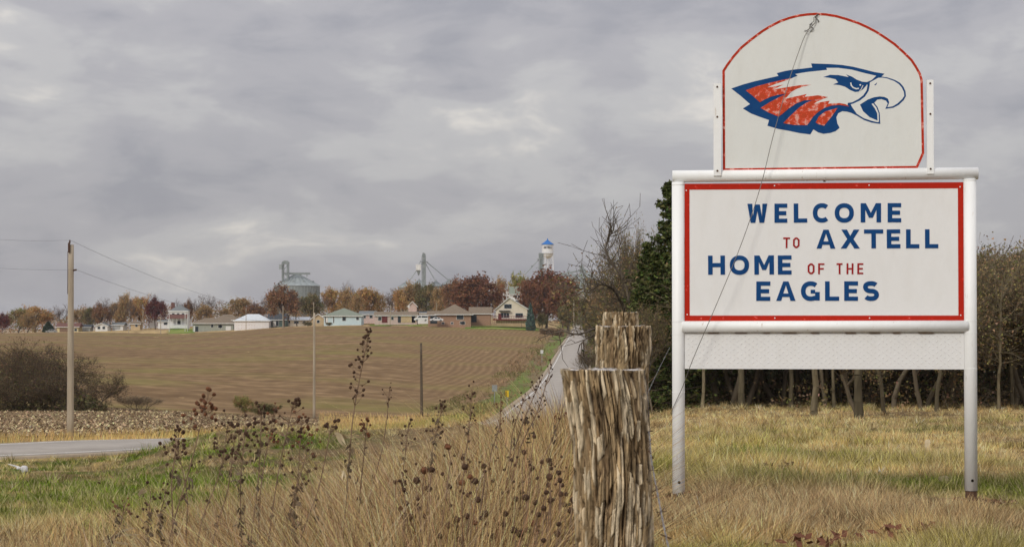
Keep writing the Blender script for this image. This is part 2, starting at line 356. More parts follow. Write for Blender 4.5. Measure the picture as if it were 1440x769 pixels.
def field_mat():
    m, t, b = _mat('harvested_field'); L = t.links.new
    def node(k, **kw):
        n = t.nodes.new(k)
        for q, v in kw.items(): setattr(n, q, v)
        return n
    tc = node('ShaderNodeTexCoord'); row = node('ShaderNodeAttribute', attribute_name='row'); bl = node('ShaderNodeAttribute', attribute_name='blend')
    # rows on the left: long bands along the slope
    mp = node('ShaderNodeMapping'); mp.inputs['Scale'].default_value = (.007, .13, 0); mp.inputs['Rotation'].default_value = (0, 0, .05)
    n1 = node('ShaderNodeTexNoise'); n1.inputs['Scale'].default_value = 1; n1.inputs['Detail'].default_value = 5; n1.inputs['Roughness'].default_value = .7
    L(tc.outputs['Object'], mp.inputs[0]); L(mp.outputs[0], n1.inputs['Vector'])
    n2 = node('ShaderNodeTexNoise'); n2.inputs['Scale'].default_value = 1; n2.inputs['Detail'].default_value = 4
    mp2 = node('ShaderNodeMapping'); mp2.inputs['Scale'].default_value = (.35, .16, 0); L(tc.outputs['Object'], mp2.inputs[0]); L(mp2.outputs[0], n2.inputs['Vector'])
    # rows on the right: run up the slope beside the road
    sn = node('ShaderNodeMath', operation='SINE'); ml = node('ShaderNodeMath', operation='MULTIPLY'); ml.inputs[1].default_value = 2 * PI / 1.52
    n3 = node('ShaderNodeTexNoise'); n3.inputs['Scale'].default_value = .015; n3.inputs['Detail'].default_value = 3; L(tc.outputs['Object'], n3.inputs['Vector'])
    m3 = node('ShaderNodeMath', operation='MULTIPLY_ADD'); m3.inputs[1].default_value = 6; L(n3.outputs[0], m3.inputs[0]); L(row.outputs['Fac'], m3.inputs[2])
    L(m3.outputs[0], ml.inputs[0]); L(ml.outputs[0], sn.inputs[0])
    r1 = node('ShaderNodeMapRange'); r1.inputs[1].default_value = -1; r1.inputs[2].default_value = 1; r1.inputs[3].default_value = .44; r1.inputs[4].default_value = .57; L(sn.outputs[0], r1.inputs[0])
    mx = node('ShaderNodeMix', data_type='FLOAT'); L(bl.outputs['Fac'], mx.inputs[0]); L(n1.outputs[0], mx.inputs[2]); L(r1.outputs[0], mx.inputs[3])
    av = node('ShaderNodeMix', data_type='FLOAT'); af = node('ShaderNodeMath', operation='MULTIPLY_ADD'); af.inputs[1].default_value = -.33; af.inputs[2].default_value = .55; L(bl.outputs['Fac'], af.inputs[0]); L(af.outputs[0], av.inputs[0]); L(mx.outputs[0], av.inputs[2]); L(n2.outputs[0], av.inputs[3])
    rp = node('ShaderNodeValToRGB'); e = rp.color_ramp.elements
    e[0].position = .36; e[0].color = (.135, .083, .042, 1); e[1].position = .64; e[1].color = (.31, .208, .11, 1)
    k = e.new(.5); k.color = (.20, .128, .066, 1)
    L(av.outputs[0], rp.inputs[0])
    # thin green haze of volunteer weeds
    n4 = node('ShaderNodeTexNoise'); n4.inputs['Scale'].default_value = .03; n4.inputs['Detail'].default_value = 6; L(tc.outputs['Object'], n4.inputs['Vector'])
    r4 = node('ShaderNodeMapRange'); r4.inputs[1].default_value = .48; r4.inputs[2].default_value = .7; r4.inputs[4].default_value = .6; L(n4.outputs[0], r4.inputs[0])
    mc = node('ShaderNodeMix', data_type='RGBA'); L(r4.outputs[0], mc.inputs[0]); L(rp.outputs[0], mc.inputs[6]); mc.inputs[7].default_value = (.21, .19, .055, 1)
    L(mc.outputs[2], b.inputs['Base Color']); b.inputs['Roughness'].default_value = .95; b.inputs['Specular IOR Level'].default_value = .05
    bp = node('ShaderNodeBump'); bp.inputs['Distance'].default_value = .25; L(av.outputs[0], bp.inputs['Height']); L(bp.outputs[0], b.inputs['Normal'])
    return m
th_f = np.arctan((np.arange(-330, 800, 3) - 720) / F); rr_f = np.exp(np.linspace(math.log(150), math.log(900), 520))
sheet('field', is_field, th_f, rr_f, .07, field_mat(), None,
      {'row': lambda x, y: x - roadx(y), 'blend': row_blend})
def soil_col(x, y):
    n = fbm(x * 1.1, y * .5, 4)[:, None]; return np.array([.14, .09, .048]) * (1 - n) + np.array([.28, .20, .11]) * n
def is_stub(x, y):
    px = pxof(x, y); d, _, s = road_dist(x, y); d = d.reshape(x.shape); s = s.reshape(x.shape)
    n = vnoise(x * .5, y * .5) * 2
    return (y < field_near(px) + 1) & (s > 0) & (d > 7.5 + n) & (px < 470 - (y - 110) * .0 + n * 12) & (y > 60)
sheet('stubble_field', is_stub, np.arctan((np.arange(-330, 560, 5) - 720) / F), np.exp(np.linspace(math.log(70), math.log(190), 160)), .05, MG, soil_col)
def lawn_col(x, y):
    n = sstep(.35, .65, fbm(x * .2, y * .06, 4))[:, None]; return np.array([.15, .24, .035]) * (1 - n) + np.array([.26, .29, .07]) * n
def is_lawn(x, y):
    px = pxof(x, y); n = (vnoise(x * .3, y * .1) - .5)
    a = (px > 655) & (y > 698 + n * 8) & (y < 742) & (x < roadx(y) - 9)
    b = (px > 238 + n * 8) & (px < 275) & (y > 772) & (y < 850)
    c = (px > 520) & (px < 615) & (y > field_top(px)) & (y < 760) & (n > -.2)
    return a | b | c
sheet('lawn', is_lawn, np.arctan((np.arange(200, 800, 2) - 720) / F), np.exp(np.linspace(math.log(660), math.log(900), 90)), .12, MG, lawn_col)
def is_verge(x, y):
    d, _, s = road_dist(x, y); d = d.reshape(x.shape); s = s.reshape(x.shape); n = vnoise(x * .6, y * .1)
    return (s > 0) & (d > 4.1 + .5 * n) & (d < 8.3 + 1.2 * n) & (y > 225) & (y < 800)
def verge_col(x, y):
    n = sstep(.5, .68, fbm(x * .35 + 5, y * .03, 4))[:, None]; d = road_dist(x, y)[0][:, None]
    n = np.maximum(n, sstep(7.2, 9.2, d)); return np.array([.165, .205, .05]) * (1 - n) + np.array([.22, .165, .09]) * n
sheet('roadside_grass', is_verge, np.arctan((np.arange(560, 860, 1.5) - 720) / F), np.exp(np.linspace(math.log(215), math.log(900), 260)), .05, MG, verge_col)

# ------------------------------------------------------------------ road
def strip(name, off0, off1, dz, mat_, parent=None, i0=0, i1=None, thick=.12):
    pts = RC[i0:i1]; zs = RZ[i0:i1]
    T = np.gradient(pts, axis=0); T /= np.linalg.norm(T, axis=1)[:, None]; Nn = np.stack([-T[:, 1], T[:, 0]], 1)
    a = pts + Nn * off0; b = pts + Nn * off1
    m = len(pts)
    V = np.vstack([np.column_stack([a, zs + dz]), np.column_stack([b, zs + dz]), np.column_stack([a, zs + dz - thick]), np.column_stack([b, zs + dz - thick])])
    i = np.arange(m - 1)
    f = np.vstack([np.stack([i, i + 1, i + 1 + m, i + m], 1), np.stack([i + m, i + 1 + m, i + 1 + 3 * m, i + 3 * m], 1), np.stack([i + 2 * m, i + 1 + 2 * m, i + 1, i], 1)])
    o = link(name, npmesh(name, V, [f], mat_), parent); return o
asphalt = mat('asphalt', (.40, .365, .325), (.32, .29, .26), .6, .85, bump=.006, bscale=30)
white_line = mat('worn_white_line', (.78, .76, .72), (.5, .47, .44), 2.5, .7, lo=.3, hi=.5)
road = tag(strip('road', -3.6, 3.6, 0, asphalt), kind='structure')
for o_ in (-3.28, 3.14): strip('edge_line', o_, o_ + .14, .005, white_line, road, thick=.004)
shoulder = mat('gravel_shoulder', (.42, .35, .27), (.3, .24, .17), 3, .95)
tag(strip('gravel_shoulder', -4.3, -3.6, -.02, shoulder), kind='structure'); tag(strip('gravel_shoulder', 3.6, 4.3, -.02, shoulder), kind='structure')

# ------------------------------------------------------------------ grass
def blades(X, Y, H, W, lean, col, segs, Zb=None, jit=.28):
    """numpy grass: segs 1 = one triangle, 2 = quad + tip triangle"""
    n = len(X); Zb = g(X, Y) if Zb is None else Zb
    a = rng.random(n) * 2 * PI; b = rng.random(n) * 2 * PI
    wx, wy = np.cos(a) * W / 2, np.sin(a) * W / 2
    lx, ly = np.cos(b) * H * lean, np.sin(b) * H * lean
    Zb = Zb - .02
    c = col * (1 + jit * rng.standard_normal((n, 1))) * (1 + .06 * rng.standard_normal((n, 3))); c = np.clip(c, .01, .8)
    if segs == 1:
        V = np.stack([np.stack([X - wx, Y - wy, Zb], 1), np.stack([X + wx, Y + wy, Zb], 1), np.stack([X + lx, Y + ly, Zb + H], 1)], 1).reshape(-1, 3)
        Fc = [np.arange(3 * n).reshape(-1, 3)]; cc = np.repeat(c, 3, 0)
    else:
        V = np.stack([np.stack([X - wx, Y - wy, Zb], 1), np.stack([X + wx, Y + wy, Zb], 1),
                      np.stack([X + wx * .8 + lx * .35, Y + wy * .8 + ly * .35, Zb + H * .6], 1), np.stack([X - wx * .8 + lx * .35, Y - wy * .8 + ly * .35, Zb + H * .6], 1),
                      np.stack([X + lx, Y + ly, Zb + H], 1)], 1).reshape(-1, 3)
        i = np.arange(n) * 5
        Fc = [np.stack([i, i + 1, i + 2, i + 3], 1), np.stack([i + 3, i + 2, i + 4], 1)]; cc = np.repeat(c, 5, 0)
    return V, Fc, cc
MGR = vmat('grass_blades', .9, .25, .03)
def tufts(nt, per, px0, px1, d0, d1, p, rad, keep=None):
    x, y, px = scatter(nt, px0, px1, d0, d1, p)
    if keep is not None: k = keep(x, y, px); x, y = x[k], y[k]
    n = len(x); cnt = np.maximum(3, (per * rng.uniform(.4, 1.6, n)).astype(int)); idx = np.repeat(np.arange(n), cnt); R0 = rad * rng.uniform(.6, 1.7, n)[idx]; a = rng.random(len(idx)) * 2 * PI; q = np.sqrt(rng.random(len(idx)))
    ox, oy = np.cos(a) * q * R0, np.sin(a) * q * R0
    return x, y, idx, x[idx] + ox, y[idx] + oy, a, q
def tuft_blades(X, Y, H, W, a, lean, col, segs=1):
    n = len(X); b = rng.random(n) * 2 * PI; wx, wy = np.cos(b) * W / 2, np.sin(b) * W / 2; lx, ly = np.cos(a) * H * lean, np.sin(a) * H * lean; Zb = g(X, Y) - .02
    V = np.stack([np.stack([X - wx, Y - wy, Zb], 1), np.stack([X + wx, Y + wy, Zb], 1), np.stack([X + lx, Y + ly, Zb + H], 1)], 1).reshape(-1, 3)
    return V, [np.arange(3 * n).reshape(-1, 3)], np.repeat(np.clip(col, .01, .85), 3, 0)
def grass_obj(name, label, cat, *a, **k):
    V, Fc, cc = blades(*a, **k); return tag(link(name, npmesh(name, V, Fc, MGR, cc)), label, cat, kind='stuff')
def scatter(n, px0, px1, d0, d1, p=1.0):
    px = rng.uniform(px0, px1, n); u = rng.random(n) ** p; D = 1 / (1 / d0 + (1 / d1 - 1 / d0) * u)
    return (px - 720) / F * D, D, px
def fence_x(y): return np.interp(y, [0, 4, 5.5, 8.3, 12, 30, 60], [.2, .2, .24, .43, .61, 1.25, 2.4])
def field_of_tufts(name, label, nt, per, px0, px1, d0, d1, p, keep=None):
    cx, cy, idx, X, Y, a, q = tufts(nt, per, px0, px1, d0, d1, p, .055, keep)
    c, gr = turf(cx, cy); n = len(cx)
    br = np.exp(rng.normal(0, .42, n)); alt = rng.random(n)          # tufts differ in age and kind
    c = c * br[:, None]; pale = alt < .14; c[pale] = c[pale] * .35 + np.array([.60, .49, .28]) * .65; dk = alt > .88; c[dk] = c[dk] * .4 + np.array([.12, .085, .05]) * .6
    Ht = (.03 + .04 * sstep(1.2, .2, np.abs(cy - 24.5) / 1.3) * (np.abs(cx - 3.2) < 1.8) + .10 * sstep(.35, .7, fbm(cx * 1.3 + 9, cy * .8 + 4, 3)) + .05 * gr) * rng.uniform(.5, 1.7, n)
    m = len(X); H = Ht[idx] * rng.uniform(.5, 1.25, m) * (1.1 - .3 * q) * (1 + .35 * sstep(30, 60, Y)); col = c[idx] * (1 + .36 * rng.standard_normal((m, 1)))
    col = np.where(rng.random((m, 1)) < .10, np.array([[.62, .52, .32]]), col)
    V, Fc, cc = tuft_blades(X, Y, H, .0042 + Y * .00026, a + rng.normal(0, .7, m), (.25 + .8 * q) * rng.uniform(.4, 1.5, m), col)
    tag(link(name, npmesh(name, V, Fc, MGR, cc)), label, 'grass', kind='stuff')
field_of_tufts('meadow_grass', 'dry straw coloured meadow grass with green patches around and behind the big sign', 34000, 14, 860, 1560, 12.5, 95, .85)
# left-hand ditch and roadside
def lk(x, y, px): d, _, s_ = road_dist(x, y); return (d > 4.6) & (s_ < 0)
field_of_tufts('ditch_grass', 'mixed green and tan grass sloping down to the road on the left', 34000, 13, -120, 860, 11, 92, .9, lk)
# grass strip beyond the road and round the pole
x, y, px = scatter(70000, -150, 760, 84, 260, .8)
d, _, sd_ = road_dist(x, y); k = (d > 4.4) & (sd_ > 0) & ((d < 8.5) | (y > 190) & (px > 380) & (y < field_near(px) + 4)| (px > 450) & (y < 200)); x, y = x[k], y[k]; c, gr = turf(x, y)
H = rng.uniform(.1, .55, len(x)); c = c * .4 + GOLD * .55
grass_obj('golden_roadside_grass', 'golden dry grass strip along the far side of the road', 'grass', x, y, H, .002 + y * .0003, .4, c, 1)
# tall straw along the fence
n = 150000; y = 1 / rng.uniform(1 / 34, 1 / 4.6, n); dist = rng.random(n) ** 1.1 * 4.2 - .05; x = fence_x(y) - dist
hmax = np.interp(dist, [0, .7, 1.4, 2.4, 4.2], [.98, .90, .66, .36, .2]); k = dist > np.interp(y, [5, 12, 25], [.34, .22, .3]); k &= rng.random(n) < np.interp(dist, [0, 2, 4.2], [1, .8, .35])
x, y, hmax, dist = x[k], y[k], hmax[k], dist[k]
ok = ~((y < 9) & (dist < .02)); x, y, hmax, dist = x[ok], y[ok], hmax[ok], dist[ok]
hmax = hmax * (1 + .08 * sstep(12, 20, y))
H = hmax * rng.uniform(.35, 1.12, len(x)) * (.75 + .5 * fbm(x * 2, y * 1.0 + 70, 3))
t = rng.random((len(x), 1)); c = TAN * t + np.array([.52, .365, .19]) * (1 - t)
q = rng.random(len(x)); c[q < .16] = GOLD; c[q > .76] = BROWN * .9; c[(q > .68) & (q < .74)] = (.32, .17, .09)
zf = sstep(.48, .6, fbm(x * .9 + 13, y * .4 + 3, 3))[:, None] * .5; c = c * (1 - zf) + np.array([.54, .38, .17]) * zf
grass_obj('tall_dry_grass', 'tall brittle straw coloured grass standing along the fence line', 'grass', x, y, H, .0022 + y * .00024, np.clip(rng.gamma(2.0, .24, len(x)), .05, 1.6), c, 2, None, .5)
# loose stems, leaning all ways
n = 4200; y = rng.uniform(5, 15, n); dist = .6 + rng.random(n) * 2.1; x = fence_x(y) - dist
grass_obj('loose_grass_stems', 'thin pale leaning grass stems rising out of the tall dry grass', 'grass', x, y, np.interp(dist, [0, 1, 2.4], [1.12, .95, .5]) * rng.uniform(.6, 1.15, n), .0035, .5,
          np.where(rng.random((n, 1)) < .5, np.array([[.62, .50, .32]]), np.array([[.27, .17, .10]])), 2)
n = 26000; y = 1 / rng.uniform(1 / 24, 1 / 5, n); dist = .7 + rng.random(n) * 3; x = fence_x(y) - dist; Hh = np.interp(dist, [0, 1, 2.4, 4], [.6, .55, .35, .2]) * rng.uniform(.2, 1, n); Zb = g(x, y) + np.interp(dist, [0, 1, 2.5, 4], [.35, .25, .08, .02]) * rng.random(n)
cc_ = np.array([(.58, .46, .28), (.34, .24, .145), (.22, .13, .075), (.46, .30, .15)])[rng.integers(0, 4, n)]
grass_obj('bent_broken_stalks', 'tangle of bent and broken dry stalks lying through the tall grass', 'grass', x, y, Hh * .45, .0024 + y * .00022, rng.uniform(.8, 2.6, n), cc_, 2, Zb, .3)
# corn residue on the stubble
n = 26000; x, y, px = scatter(n, -150, 480, 84, 178, .8); k = is_stub(x, y); x, y = x[k], y[k]; n = len(x)
sz = rng.uniform(.05, .2, n); V, Fc, cc = blades(x, y, sz, sz * 1.2, 1.4, np.where(rng.random((n, 1)) < .62, np.array([[.62, .48, .29]]), np.array([[.13, .08, .045]])), 1)
tag(link('corn_stubble', npmesh('corn_stubble', V, Fc, MGR, cc)), 'chopped corn stalks and husks littering the tilled patch behind the road', 'crop stubble', kind='stuff')
# weeds growing on the green verge and at the field's edge
x, y, px = scatter(26000, 600, 860, 225, 700, 1.0); d, _, sd_ = road_dist(x, y)
k = (sd_ > 0) & (d > 5) & (d < 12.5) & ((fbm(x * .3, y * .04, 3) > .50) | (rng.random(len(x)) < .15)); x, y, d = x[k], y[k], d[k]
c = np.where((fbm(x * .2 + 4, y * .03, 2) > .53)[:, None], np.array([[.17, .155, .06]]), np.array([[.27, .185, .105]])) * np.ones((len(x), 1))
grass_obj('roadside_brush', 'low olive and brown brush between the climbing road and the field', 'brush', x, y, rng.uniform(.2, .8, len(x)) * (.5 + .5 * sstep(280, 420, y)), .05 + y * .0004, .6, c, 1)
# ------------------------------------------------------------------ trees
def tubes(segs, kbig=6, thr=.05):
    """segs: list of (p0, p1, r0, r1) -> V, faces"""
    P0 = np.array([s[0] for s in segs]); P1 = np.array([s[1] for s in segs]); R0 = np.array([s[2] for s in segs]); R1 = np.array([s[3] for s in segs])
    Vs, Fs, off = [], [], 0
    for big in (True, False):
        m = (R0 >= thr) == big
        if not m.any(): continue
        k = kbig if big else 3
        p0, p1, r0, r1 = P0[m], P1[m], R0[m], R1[m]; t = p1 - p0; t /= np.linalg.norm(t, axis=1)[:, None] + 1e-9
        up = np.where(np.abs(t[:, 2:3]) > .9, np.array([[1., 0, 0]]), np.array([[0, 0, 1.]]))
        a = np.cross(t, up); a /= np.linalg.norm(a, axis=1)[:, None]; b = np.cross(t, a)
        ang = 2 * PI * np.arange(k) / k
        ring = a[:, None] * np.cos(ang)[None, :, None] + b[:, None] * np.sin(ang)[None, :, None]
        V = np.concatenate([p0[:, None] + ring * r0[:, None, None], p1[:, None] + ring * r1[:, None, None]], 1)
        n = len(p0); base = np.arange(n)[:, None] * 2 * k + off; q = np.arange(k)[None]
        Fq = np.stack([base + q, base + (q + 1) % k, base + k + (q + 1) % k, base + k + q], -1).reshape(-1, 4)
        Vs.append(V.reshape(-1, 3)); Fs.append(Fq); off += n * 2 * k
    return np.vstack(Vs), [f for f in Fs]
def grow(rs, h, spread=.5, levels=4, trunk=.22, r0=.035, minr=.002, lift=.25, nchild=(3, 5), wob=.16, fork=2, arch=0.0, tips=None):
    segs = []
    def go(p, d, L, r, lev, first=False):
        n = 4 if lev > 1 else 3
        q = r * (.72 if lev else .5)
        kids = []
        for i in range(n):
            d = d + Vector((rs.gauss(0, wob), rs.gauss(0, wob), rs.gauss(0, wob) * .6 + (lift if not first else 0) * .25 - arch * (levels - lev) * .1)); d.normalize()
            p2 = p + d * (L / n); ra = max(r + (q - r) * i / n, minr); rb = max(r + (q - r) * (i + 1) / n, minr)
            segs.append((tuple(p), tuple(p2), ra, rb)); p = p2
            if lev > 0 and not (first and i < n * trunk * 2): kids.append((Vector(p), Vector(d), rb, i))
        if tips is not None and lev <= 1: tips.append(tuple(p))
        if lev > 0:
            m = rs.randint(*nchild)
            for c in range(m):
                bp, bd, br, i = rs.choice(kids) if c >= fork else kids[-1]
                ax = Vector((rs.gauss(0, 1), rs.gauss(0, 1), rs.gauss(0, .4))).normalized()
                nd = (bd * (1 - spread) + ax * spread * rs.uniform(.8, 1.5) + Vector((0, 0, lift * .5))).normalized()
                go(bp, nd, L * rs.uniform(.58, .82), max(br * rs.uniform(.55, .75), minr), lev - 1)
    go(Vector((0, 0, -.03 * h)), Vector((rs.gauss(0, .04), rs.gauss(0, .04), 1)), h * .42, h * r0, levels, True)
    return segs
def normalise(V, h=1.0):
    z1 = np.percentile(V[:, 2], 99.8); return V * (h / z1)
def leafcards(C_, size, col, jit=.3, flat=0, srgb=None):
    n = len(C_); A = rng.standard_normal((n, 3)); B = rng.standard_normal((n, 3))
    if flat: A[:, 2] *= flat; B[:, 2] *= flat
    A /= np.linalg.norm(A, axis=1)[:, None]; B /= np.linalg.norm(B, axis=1)[:, None]; s = size * rng.uniform(.6, 1.4, (n, 1))
    V = np.stack([C_ - A * s * .5, C_ + A * s * .5, C_ + B * s * .8], 1).reshape(-1, 3)
    c = np.clip(col * (1 + jit * rng.standard_normal((n, 1))) * (1 + .08 * rng.standard_normal((n, 3))), .008, .7)
    return V, [np.arange(3 * n).reshape(-1, 3)], np.repeat(c, 3, 0)
MBK = vmat('bark', .95); MLF = vmat('leaves', .8, .2, .1)
def bark_me(name, segs_V, Fs, col=(.13, .105, .085)):
    V = segs_V; c = np.array(col) * (1 + .18 * rng.standard_normal((len(V), 1))); return npmesh(name, V, Fs, MBK, np.clip(c, .02, .6))

# far crowns: trunk with limbs + crown of many small leaf faces in uneven clumps (height 1, built once per kind)
PAL = {'rust': [(.23, .118, .062), (.175, .09, .055), (.27, .155, .08)], 'orange': [(.48, .27, .10), (.38, .22, .09), (.36, .26, .10)],
       'oak': [(.20, .088, .05), (.155, .07, .042), (.245, .115, .06)], 'maroon': [(.13, .035, .035), (.10, .03, .03), (.17, .055, .045)], 'yellow': [(.30, .25, .06), (.22, .22, .055), (.33, .24, .07)],
       'olive': [(.15, .145, .06), (.20, .155, .07), (.13, .12, .055)], 'tan': [(.36, .235, .11), (.28, .20, .095), (.40, .26, .12)],
       'greenyellow': [(.22, .22, .07), (.27, .22, .08), (.29, .19, .085)], 'cedar': [(.04, .065, .035), (.05, .075, .04)], 'bluespruce': [(.09, .14, .12), (.11, .17, .14)]}
FT = {}
def far_tree_meshes(kind, v):
    key = (kind, v)
    if key in FT: return FT[key]
    rs = random.Random(hash(kind) % 1000 + v * 17 if False else sum(map(ord, kind)) + v * 17)
    tips = []
    if kind == 'bare':
        sg = grow(rs, 1, spread=.5, levels=4, r0=.022, minr=.0022, nchild=(4, 5), tips=tips); V, Fs = tubes(sg, 5, .008); k = 1 / np.percentile(V[:, 2], 99.8); V = V * k
        T = np.array(tips) * k; T = T[rng.integers(0, len(T), 1500)] + rng.normal(0, .022, (1500, 3))
        LV, LF, LC = leafcards(T, .017, np.array([[.17, .115, .09]]))
    elif kind in ('cedar', 'bluespruce'):
        V, Fs = tubes([((0, 0, -.05), (0, 0, .9), .025, .006)], 6, .01)
        n = 4200; z = 1 - (1 - rng.random(n)) ** .6; rr = (.30 if kind == 'cedar' else .36) * (1 - z) ** .75 * (.8 + .4 * vnoise(z * 9, z * 3)) * np.sqrt(rng.uniform(.35, 1, n)); a = rng.random(n) * 2 * PI
        rr *= .85 + .3 * vnoise(a * 2 + 10 * v, z * 8)
        T = np.stack([np.cos(a) * rr, np.sin(a) * rr, .03 + z * .97], 1); pal = np.array(PAL[kind]); LV, LF, LC = leafcards(T, .085, pal[rng.integers(0, len(pal), n)])
    else:
        sg = grow(rs, 1, spread=.5, levels=3, r0=.026, minr=.003, nchild=(4, 5), tips=tips); V, Fs = tubes(sg, 5, .008); k = .93 / np.percentile(V[:, 2], 99.8); V = V * k
        T = np.array(tips) * k; nc = 46; C0 = T[rng.integers(0, len(T), nc)]
        # fill the crown outline with extra clumps
        a = rng.random(nc) * 2 * PI; u = rng.uniform(-1, 1, nc); rad = rng.uniform(.45, 1, nc) ** .6
        E = np.stack([np.cos(a) * np.sqrt(1 - u * u) * .42 * rad, np.sin(a) * np.sqrt(1 - u * u) * .42 * rad, .57 + u * .37 * rad], 1)
        CC = np.vstack([C0, E]); CC[:, :2] = np.clip(CC[:, :2], -.42, .42); n = 9500 if kind == 'oak' else 5600; idx = rng.integers(0, len(CC), n)
        T = CC[idx] + rng.normal(0, 1, (n, 3)) * rng.uniform(.03, .075, (len(CC), 1))[idx]
        pal = np.array(PAL[kind]); ci = rng.integers(0, len(pal), len(CC))[idx]; LV, LF, LC = leafcards(T, .043, pal[ci], .24)
    FT[key] = (bark_me('trunk', V, Fs, (.12, .095, .08)), npmesh('crown', LV, LF, MLF, LC)); return FT[key]
tree_count = 0
def far_tree(px, ytop, w, kind, D, label, sink=0.0, group='trees among the houses on the hill', zb=None, cat='tree'):
    global tree_count; tree_count += 1
    p = P(px, ytop, D); zb = gz(p.x, p.y) - sink if zb is None else zb; h = p.z - zb
    tr, cr_ = far_tree_meshes(kind, tree_count % (3 if kind in ('bare', 'rust', 'orange', 'tan') else 2))
    e = empty({'cedar': 'cedar_tree', 'bluespruce': 'spruce_tree', 'bare': 'bare_tree'}.get(kind, 'autumn_tree'), (p.x, p.y, zb), label, cat, tree_count * 2.4, group)
    s = w / F * D / {'cedar': .55, 'bluespruce': .62, 'bare': .8}.get(kind, .80)
    e.scale = (s, s, h); link('trunk', tr, e); link('crown', cr_, e)
    return e
R_ = lambda s: s
TREES = [  # px, top y, width px, kind, distance, label
 (-22, 436, 40, 'tan', 880, 'tan autumn tree at the left end of the hill row'),
 (3, 441, 20, 'maroon', 870, 'small dull maroon tree at the left edge of the skyline'),
 (26, 432, 32, 'greenyellow', 880, 'yellow green tree near the left edge beside an orange one'),
 (50, 430, 38, 'orange', 885, 'round orange tree between the yellow green tree and the dark evergreen'),
 (38, 440, 22, 'tan', 870, 'low brown tree in front of the leftmost orange crown'),
 (71, 434, 24, 'bare', 890, 'bare brown tree behind the small dark evergreen'),
 (68, 452, 17, 'cedar', 868, 'small dark green evergreen left of the yellow garage'),
 (90, 428, 26, 'bare', 900, 'bare tree rising over the yellow garage left of the utility pole'),
 (116, 434, 20, 'tan', 900, 'brown thinning tree just right of the nearest utility pole'),
 (127, 432, 24, 'olive', 885, 'olive tree above the grey shed right of the utility pole'),
 (143, 425, 25, 'rust', 866, 'rusty brown tree standing over the small white gabled house'),
 (156, 420, 26, 'bare', 868, 'bare forked tree between the white house and the grey garage'),
 (168, 424, 24, 'tan', 890, 'thin tan tree behind the grey garage'),
 (178, 416, 28, 'tan', 880, 'tall brown tree left of the orange tan tree'),
 (184, 421, 20, 'bare', 868, 'dark bare tree behind the small tan shed'),
 (198, 416, 27, 'orange', 876, 'orange tan tree touching the maroon tree'),
 (212, 413, 22, 'bare', 900, 'bare crown showing behind the maroon tree'),
 (219, 419, 28, 'maroon', 862, 'deep maroon tree left of the white two storey farmhouse'),
 (253, 421, 18, 'bare', 900, 'bare tree just right of the farmhouse roof'),
 (264, 420, 13, 'rust', 895, 'small reddish tree right of the farmhouse'),
 (276, 416, 27, 'bare', 880, 'left of two dark bare trees behind the sage ranch house'),
 (299, 415, 27, 'bare', 880, 'right of two dark bare trees behind the sage ranch house'),
 (288, 430, 26, 'tan', 872, 'low brown crown between the two bare trees'),
 (320, 433, 17, 'tan', 900, 'small pinkish tan crown behind the brown roof'),
 (338, 417, 26, 'tan', 885, 'upright brown tree left of the white wrapped house'),
 (357, 425, 28, 'rust', 880, 'broad low rusty tree above the white wrapped house'),
 (375, 417, 24, 'bare', 890, 'bare tree behind the dark roofed house'),
 (386, 414, 20, 'bare', 890, 'bare grey tree touching the big rusty tree'),
 (399, 399, 44, 'rust', 770, 'big rusty oak in front of the large grain bin'),
 (418, 414, 32, 'bare', 775, 'bare brown tree beside the big rusty oak below the grain bin'),
 (438, 412, 32, 'olive', 800, 'dark olive tree behind the tan gabled house'),
 (455, 414, 22, 'bare', 860, 'bare tree between the olive tree and the orange ones'),
 (471, 405, 28, 'orange', 870, 'orange tree above the roof of the pale blue house'),
 (488, 396, 22, 'bare', 880, 'tallest bare tree behind the pale blue house'),
 (490, 408, 24, 'tan', 860, 'tan crown under the tall bare tree'),
 (515, 404, 34, 'orange', 850, 'wide bright orange tree right of the pale blue house'),
 (503, 414, 20, 'tan', 840, 'dull tan crown left of the wide bright orange tree'),
 (533, 411, 20, 'tan', 850, 'narrow tan crown right of the wide bright orange tree'),
 (547, 407, 28, 'bare', 860, 'grey bare tree behind the brown roofed ranch house'),
 (566, 405, 24, 'orange', 850, 'dull orange tree left of the elevator tower'),
 (582, 400, 28, 'tan', 840, 'tan tree at the foot of the elevator tower'),
 (600, 397, 28, 'olive', 835, 'olive brown tree right of the elevator tower'),
 (617, 402, 24, 'tan', 830, 'brown crown between the elevator tower and the brick house'),
 (636, 390, 30, 'rust', 790, 'rusty orange tree above the left part of the brick house roof'),
 (655, 402, 22, 'rust', 800, 'small rusty crown between two larger ones over the brick house'),
 (675, 383, 64, 'oak', 775, 'big round rusty oak behind the brick house'),
 (699, 393, 20, 'tan', 880, 'pinkish thin tree left of the white house roof'),
 (711, 394, 20, 'bare', 890, 'pinkish bare tree above the white house roof'),
 (731, 385, 30, 'yellow', 860, 'yellow green tree above the grey green roof'),
 (768, 375, 70, 'oak', 745, 'big rusty oak below the water tower'),
 (750, 394, 34, 'oak', 735, 'left shoulder tree of the big rusty oak below the water tower'),
 (790, 396, 38, 'oak', 700, 'dark rusty tree right of the big oak above the road'),
 (799, 402, 26, 'tan', 760, 'tan tree in front of the far grey silo right of the water tower'),
 (824, 420, 30, 'olive', 640, 'olive tree beside the road where it tops the hill'),
 (846, 410, 30, 'tan', 560, 'reddish tan tree right of the hilltop road'),
 (856, 412, 34, 'rust', 520, 'rusty tree peeping over the fence posts'),
 (800, 424, 30, 'olive', 690, 'low olive tree on the left shoulder of the hilltop road'),
 (746, 427, 13, 'bluespruce', 700, 'small blue green spruce beside the cream gabled house'),
]
for t_ in TREES: far_tree(*t_)
